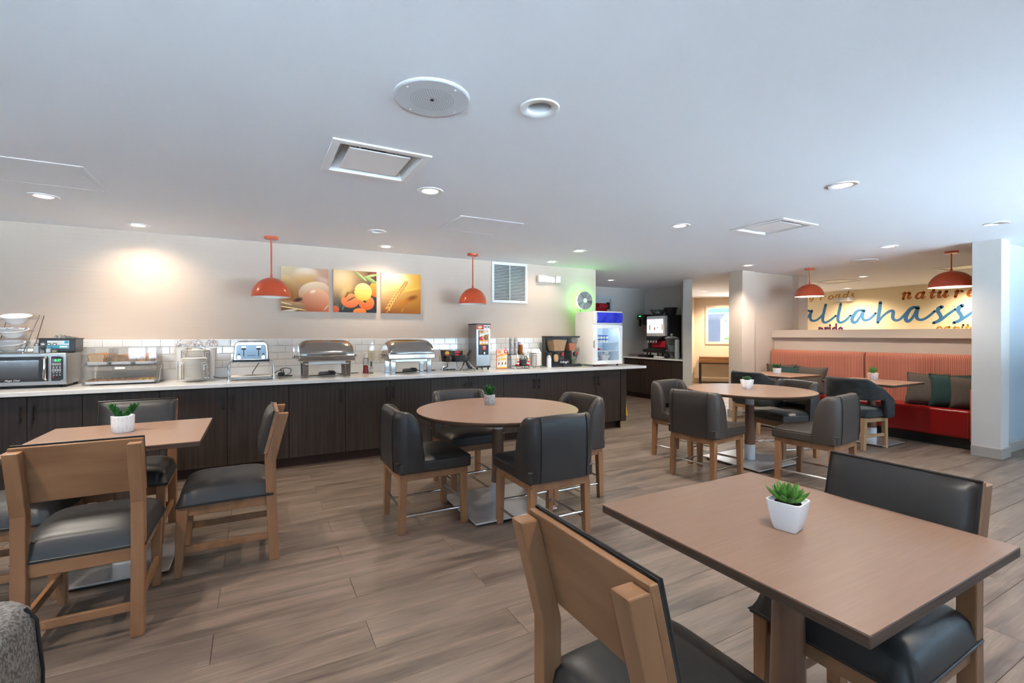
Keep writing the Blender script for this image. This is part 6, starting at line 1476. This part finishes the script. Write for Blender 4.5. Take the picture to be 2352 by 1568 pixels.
for s_ in (-1,1): MB().hexa([(-0.15,s_*0.13-0.008,0),(0.15,s_*0.13-0.008,0),(0.15,s_*0.13+0.008,0),(-0.15,s_*0.13+0.008,0)],[(-0.10,s_*0.01-0.008,0.62),(0.10,s_*0.01-0.008,0.62),(0.10,s_*0.01+0.008,0.62),(-0.10,s_*0.01+0.008,0.62)]).build('panel', M('safety_yellow', (0.80,0.52,0.02), 0.4) if 'safety_yellow' not in bpy.data.materials else bpy.data.materials['safety_yellow'], t, bevel=0.003)

# ================================================================== corridor console and the porch seen through the window
t = thing('console_table', 'wooden console table on a thin black frame in the tan corridor', 'console table'); t.matrix_world = FAR
MB().box(0.12,1.55,-0.40,-0.03,0.575,0.735).build('drawer_box', M('rustic_oak', (0.22,0.105,0.035), 0.5, var=((0.14,0.06,0.018),(2,10,24),0.4,0.65)), t, bevel=0.003)
b = MB()
for x in (0.12,1.52):
    for y in (-0.40,-0.06): b.box(x,x+0.03,y,y+0.03,0,0.575)
    b.box(x,x+0.03,-0.37,-0.06,0,0.03)
b.box(0.15,1.52,-0.40,-0.37,0.545,0.575).box(0.15,1.52,-0.06,-0.03,0,0.03)
b.build('frame', m_black, t)
def ext(name, lab, cat, mb, mat):
    o = mb.build(name, mat, None, bevel=0.003); return tag(o, lab, cat)
m_porch = M('porch_paint', (0.10,0.17,0.25), 0.7); m_pcol = M('porch_column', (0.06,0.075,0.11), 0.7)
t = thing('porch_column', 'grey square porch column with flared capital seen through the corridor window', 'column'); t.matrix_world = FAR
MB().box(0.70,1.10,3.2,3.6,-0.1,1.85).build('shaft', m_pcol, t, bevel=0.004); MB().hexa([(0.70,3.2,1.85),(1.10,3.2,1.85),(1.10,3.6,1.85),(0.70,3.6,1.85)],[(0.58,3.08,2.02),(1.22,3.08,2.02),(1.22,3.72,2.02),(0.58,3.72,2.02)]).build('capital', m_pcol, t)
t = thing('porch_beam', 'pale blue porch beam on top of the column', 'beam'); t.matrix_world = FAR
MB().box(-0.5,4.2,3.1,3.7,2.02,2.385).build('beam_face', m_porch, t, bevel=0.003); MB().box(-0.5,4.2,3.07,3.1,2.05,2.09).build('moulding', m_white, t)
t = thing('porch_lantern', 'lit white hanging lantern beyond the corridor window', 'lantern'); t.matrix_world = FAR
MB().lathe([(0,1.66),(0.10,1.68),(0.10,2.06),(0,2.10)], (1.72,1.6,0), 20).build('shade', emis('lantern_glow', (0.9,0.95,1.0), 2.5), t, smooth=True); MB().cyl((1.72,1.6,2.09),(1.72,1.6,2.386),0.015,n=8).build('stem', m_porch, t); MB().lathe([(0,1.60),(0.07,1.61),(0.06,1.67)], (1.72,1.6,0), 16).build('finial', m_pcol, t)
for x, y, l in ((1.85,5.6,'leafy green shrub beyond the porch column, to the lantern side'),(0.25,5.0,'leafy green shrub beyond the porch column, away from the lantern')):
    t = thing('shrub', l, 'shrub'); t.matrix_world = FAR @ Matrix.Translation((x,y,-0.2))
    MB().cyl((0,0,0),(0,0,1.3),0.03,n=8).build('stem', m_soil, t); b = MB(); rr = random.Random(int(x*10))
    for k in range(170): leaf(b, (rr.gauss(0,0.24),rr.gauss(0,0.24),1.32+rr.gauss(0,0.22)), rr.uniform(0,360), rr.uniform(-30,60), 0.2, 0.09, 0.01, 0.4, 3)
    tag(b.build('foliage', m_leaf, t), kind='stuff')
struct(MB(FAR).box(-2.0,6.0,0.16,9.0,-0.32,-0.2).build('porch_floor', M('porch_concrete', (0.5,0.5,0.5), 0.9)))

# ================================================================== painted words on the mural wall
def ribbon(mb, pts, w, n=8, x=12.1975):
    """pts: (y, z) on the mural wall; w: width or list of widths"""
    P = catmull([(p[0],p[1],0) for p in pts], n); k = len(P); v = []; f = []
    for i, p in enumerate(P):
        t_ = (P[min(i+1,k-1)]-P[max(i-1,0)]).normalized(); nn = Vector((-t_.y,t_.x,0))
        if isinstance(w, (list,tuple)):
            q = i/(k-1)*(len(w)-1); j = min(int(q), len(w)-2); ww = w[j]+(w[j+1]-w[j])*(q-j)
        else: ww = w
        a = p+nn*ww/2; b = p-nn*ww/2; v += [(x,a.x,a.y),(x,b.x,b.y)]
        if i in (0,k-1):      # round ends
            pass
    for i in range(k-1): f.append((2*i,2*i+1,2*i+3,2*i+2))
    mb.add(v, f)
    for i in (0, k-1):
        ww = (w[0] if i == 0 else w[-1]) if isinstance(w, (list,tuple)) else w
        c = P[i]; b0_ = [(x, c.x+ww/2*math.cos(2*math.pi*j/12), c.y+ww/2*math.sin(2*math.pi*j/12)) for j in range(12)]
        mb.add(b0_, [tuple(range(12))])
WORDS = {'allahass': [([(6.784, 1.93), (6.838, 1.95), (6.934, 1.908), (7.017, 1.788), (7.037, 1.692), (6.988, 1.642), (6.912, 1.679), (6.821, 1.816), (6.761, 1.922)],[0.0461, 0.0577, 0.0654, 0.0731, 0.0654, 0.0577, 0.0461, 0.0538]), ([(6.747, 1.942), (6.777, 1.85), (6.777, 1.745), (6.73, 1.695), (6.644, 1.703), (6.555, 1.763), (6.469, 1.862)],[0.0692, 0.0654, 0.0615, 0.0538, 0.05, 0.05, 0.0461]), ([(6.418, 2.077), (6.443, 1.97), (6.481, 1.784), (6.481, 1.682), (6.429, 1.643), (6.328, 1.688), (6.189, 1.801)],[0.0577, 0.0654, 0.0692, 0.0654, 0.0538, 0.05, 0.0461]), ([(6.083, 2.078), (6.107, 1.954), (6.14, 1.773), (6.136, 1.673), (6.082, 1.635), (5.977, 1.685), (5.868, 1.799)],[0.0577, 0.0654, 0.0692, 0.0654, 0.0538, 0.05, 0.0461]), ([(5.628, 1.893), (5.673, 1.911), (5.753, 1.872), (5.822, 1.762), (5.839, 1.675), (5.798, 1.629), (5.735, 1.663), (5.658, 1.789), (5.608, 1.885)],[0.0461, 0.0577, 0.0692, 0.0769, 0.0692, 0.0577, 0.0461, 0.0538]), ([(5.597, 1.904), (5.622, 1.819), (5.622, 1.724), (5.582, 1.678), (5.51, 1.686), (5.436, 1.74), (5.364, 1.831)],[0.0692, 0.0654, 0.0615, 0.0538, 0.05, 0.05, 0.0461]), ([(5.274, 2.062), (5.289, 1.915), (5.312, 1.73), (5.323, 1.615)],[0.0654, 0.0692, 0.0692, 0.0538]), ([(5.315, 1.631), (5.236, 1.749), (5.119, 1.852), (5.05, 1.867), (5.034, 1.827), (5.041, 1.721), (5.003, 1.663), (4.928, 1.667), (4.858, 1.739), (4.79, 1.829)],[0.0461, 0.0461, 0.05, 0.0615, 0.0692, 0.0654, 0.0538, 0.05, 0.05, 0.0461]), ([(4.629, 1.919), (4.672, 1.924), (4.744, 1.874), (4.797, 1.758), (4.807, 1.678), (4.775, 1.636), (4.712, 1.675), (4.648, 1.797), (4.608, 1.894)],[0.0461, 0.0615, 0.0731, 0.0769, 0.0692, 0.0577, 0.0461, 0.0538]), ([(4.601, 1.917), (4.622, 1.796), (4.617, 1.708), (4.576, 1.663), (4.506, 1.667), (4.415, 1.73), (4.318, 1.829)],[0.0731, 0.0692, 0.0654, 0.0538, 0.05, 0.05, 0.0461]), ([(4.205, 1.911), (4.256, 1.883), (4.269, 1.827), (4.233, 1.752), (4.22, 1.695), (4.25, 1.639), (4.339, 1.588)],[0.0654, 0.0731, 0.0654, 0.0615, 0.0615, 0.0577, 0.0538]), ([(4.339, 1.588), (4.235, 1.639), (4.104, 1.761), (3.994, 1.853)],[0.0538, 0.0538, 0.05, 0.0461]), ([(3.89, 1.922), (3.941, 1.884), (3.952, 1.818), (3.914, 1.74), (3.899, 1.69), (3.928, 1.631), (4.02, 1.584)],[0.0654, 0.0731, 0.0654, 0.0615, 0.0615, 0.0577, 0.0538]), ([(4.02, 1.584), (3.92, 1.636), (3.791, 1.741), (3.677, 1.849)],[0.0538, 0.0538, 0.05, 0.0461])], 'nature': [([(4.823, 2.244), (4.855, 2.112)],[0.0538, 0.0461]), ([(4.875, 2.218), (4.85, 2.246), (4.821, 2.246)], 0.0154), ([(4.843, 2.168), (4.801, 2.224), (4.762, 2.248), (4.743, 2.226)],[0.0154, 0.0192, 0.0346, 0.0461]), ([(4.743, 2.231), (4.764, 2.15), (4.759, 2.117), (4.733, 2.113), (4.704, 2.146)],[0.0538, 0.0538, 0.0385, 0.0192, 0.0154]), ([(4.529, 2.221), (4.576, 2.224), (4.614, 2.181), (4.628, 2.135), (4.609, 2.104)],[0.0192, 0.0385, 0.05, 0.05, 0.0308]), ([(4.609, 2.104), (4.566, 2.119), (4.525, 2.18)],[0.0269, 0.0192, 0.0154]), ([(4.502, 2.23), (4.529, 2.134), (4.52, 2.107), (4.497, 2.114), (4.478, 2.142)],[0.0538, 0.05, 0.0346, 0.0192, 0.0154]), ([(4.337, 2.274), (4.378, 2.135), (4.368, 2.105), (4.341, 2.109), (4.315, 2.141)],[0.05, 0.05, 0.0346, 0.0192, 0.0154]), ([(4.405, 2.211), (4.301, 2.214)], 0.0192), ([(4.279, 2.195), (4.252, 2.219), (4.235, 2.22)], 0.0154), ([(4.235, 2.22), (4.261, 2.138), (4.252, 2.106), (4.221, 2.112), (4.173, 2.17)],[0.0538, 0.05, 0.0346, 0.0192, 0.0154]), ([(4.134, 2.223), (4.164, 2.131), (4.155, 2.105), (4.129, 2.111), (4.104, 2.143)],[0.0538, 0.05, 0.0346, 0.0192, 0.0154]), ([(4.01, 2.197), (3.985, 2.217), (3.964, 2.218)], 0.0154), ([(3.964, 2.218), (3.997, 2.099)],[0.0538, 0.05]), ([(3.984, 2.151), (3.947, 2.194), (3.914, 2.214), (3.893, 2.201)],[0.0154, 0.0192, 0.0308, 0.0461]), ([(3.798, 2.142), (3.75, 2.165), (3.73, 2.201), (3.75, 2.222), (3.786, 2.195), (3.806, 2.137), (3.786, 2.1), (3.75, 2.103), (3.714, 2.135)],[0.0154, 0.0154, 0.0231, 0.0269, 0.0461, 0.0538, 0.0385, 0.0192, 0.0154])], 'roads': [([(6.725, 2.288), (6.765, 2.284), (6.792, 2.244), (6.772, 2.215), (6.732, 2.24), (6.705, 2.28)],[0.0154, 0.0231, 0.0269, 0.0192, 0.0154, 0.0154]), ([(6.699, 2.293), (6.725, 2.212), (6.765, 2.173), (6.805, 2.189)],[0.0269, 0.0231, 0.0154, 0.0192]), ([(6.699, 2.286), (6.672, 2.298)], 0.0192), ([(6.554, 2.29), (6.522, 2.301)], 0.0115), ([(6.515, 2.301), (6.541, 2.207)],[0.0308, 0.0269]), ([(6.531, 2.247), (6.489, 2.285), (6.451, 2.293), (6.432, 2.281)],[0.0115, 0.0115, 0.0192, 0.0269]), ([(6.28, 2.29), (6.33, 2.274), (6.349, 2.228), (6.324, 2.203), (6.274, 2.219), (6.249, 2.261), (6.28, 2.29)],[0.0154, 0.0308, 0.0346, 0.0192, 0.0308, 0.0346, 0.0154]), ([(6.132, 2.299), (6.175, 2.289), (6.2, 2.244), (6.181, 2.213), (6.138, 2.24), (6.114, 2.285)],[0.0154, 0.0269, 0.0308, 0.0192, 0.0115, 0.0115]), ([(6.102, 2.304), (6.126, 2.226), (6.108, 2.212), (6.078, 2.236)],[0.0308, 0.0269, 0.0154, 0.0115]), ([(5.946, 2.299), (5.994, 2.296), (6.024, 2.252), (6.006, 2.221), (5.964, 2.248), (5.94, 2.292)],[0.0154, 0.0269, 0.0308, 0.0192, 0.0115, 0.0115]), ([(5.911, 2.361), (5.946, 2.233), (5.928, 2.216), (5.899, 2.243)],[0.0308, 0.0269, 0.0154, 0.0115]), ([(5.8, 2.294), (5.829, 2.303), (5.847, 2.281), (5.823, 2.251), (5.817, 2.224), (5.846, 2.213), (5.87, 2.234)],[0.0154, 0.0192, 0.0269, 0.0308, 0.0269, 0.0192, 0.0154])], 'capito': [([(4.206, 1.486), (4.232, 1.509), (4.267, 1.493), (4.285, 1.448), (4.271, 1.414), (4.232, 1.425)],[0.0231, 0.0192, 0.0346, 0.0385, 0.0269, 0.0154]), ([(4.101, 1.502), (4.14, 1.497), (4.166, 1.452), (4.153, 1.413), (4.114, 1.441)],[0.0192, 0.0308, 0.0385, 0.0269, 0.0154]), ([(4.084, 1.507), (4.105, 1.429), (4.088, 1.412), (4.071, 1.429)],[0.0346, 0.0308, 0.0192, 0.0154]), ([(4.028, 1.484), (4.003, 1.5)], 0.0154), ([(3.995, 1.503), (4.028, 1.362)],[0.0346, 0.0308]), ([(4.007, 1.456), (3.978, 1.494), (3.948, 1.494), (3.94, 1.461), (3.961, 1.423), (3.998, 1.417)],[0.0154, 0.0192, 0.0308, 0.0346, 0.0269, 0.0154]), ([(3.886, 1.504), (3.902, 1.433), (3.886, 1.417), (3.865, 1.438)],[0.0346, 0.0308, 0.0192, 0.0154]), ([(3.876, 1.539), (3.874, 1.537)], 0.0385), ([(3.808, 1.541), (3.836, 1.438), (3.824, 1.416), (3.799, 1.438)],[0.0308, 0.0308, 0.0192, 0.0154]), ([(3.845, 1.498), (3.788, 1.503)], 0.0154), ([(3.727, 1.502), (3.759, 1.486), (3.771, 1.448), (3.755, 1.421), (3.723, 1.437), (3.707, 1.475), (3.727, 1.502)],[0.0154, 0.0308, 0.0346, 0.0192, 0.0308, 0.0346, 0.0154])]}
m_mblue = M('mural_blue', (0.038,0.165,0.36), 0.6); m_mor = M('mural_orange', (0.48,0.115,0.012), 0.6); m_mgold = M('mural_gold', (0.50,0.23,0.02), 0.6); m_mpur = M('mural_purple', (0.10,0.022,0.085), 0.6)
for wi, (nm, mt, lb) in enumerate((('allahass', m_mblue, 'large blue brush-script letters'),('nature', m_mor, 'orange bold italic serif letters'),('roads', m_mgold, 'golden brown italic serif letters'),('capito', m_mgold, 'golden italic serif letters cut off by the ledge'))):
    b = MB()
    for si, (pts, w) in enumerate(WORDS[nm]): ribbon(b, pts, w, x=12.1985-0.0001*(si%7)-0.0008*wi)
    b.build('lettering', mt, wall_mural, label=lb)
text_mesh('lettering', 'pride', 0.36, m_mpur, facing_x(12.1955, 6.306, 1.47), wall_mural, bold=0.012, sx=0.755)['label'] = 'purple bold letters'
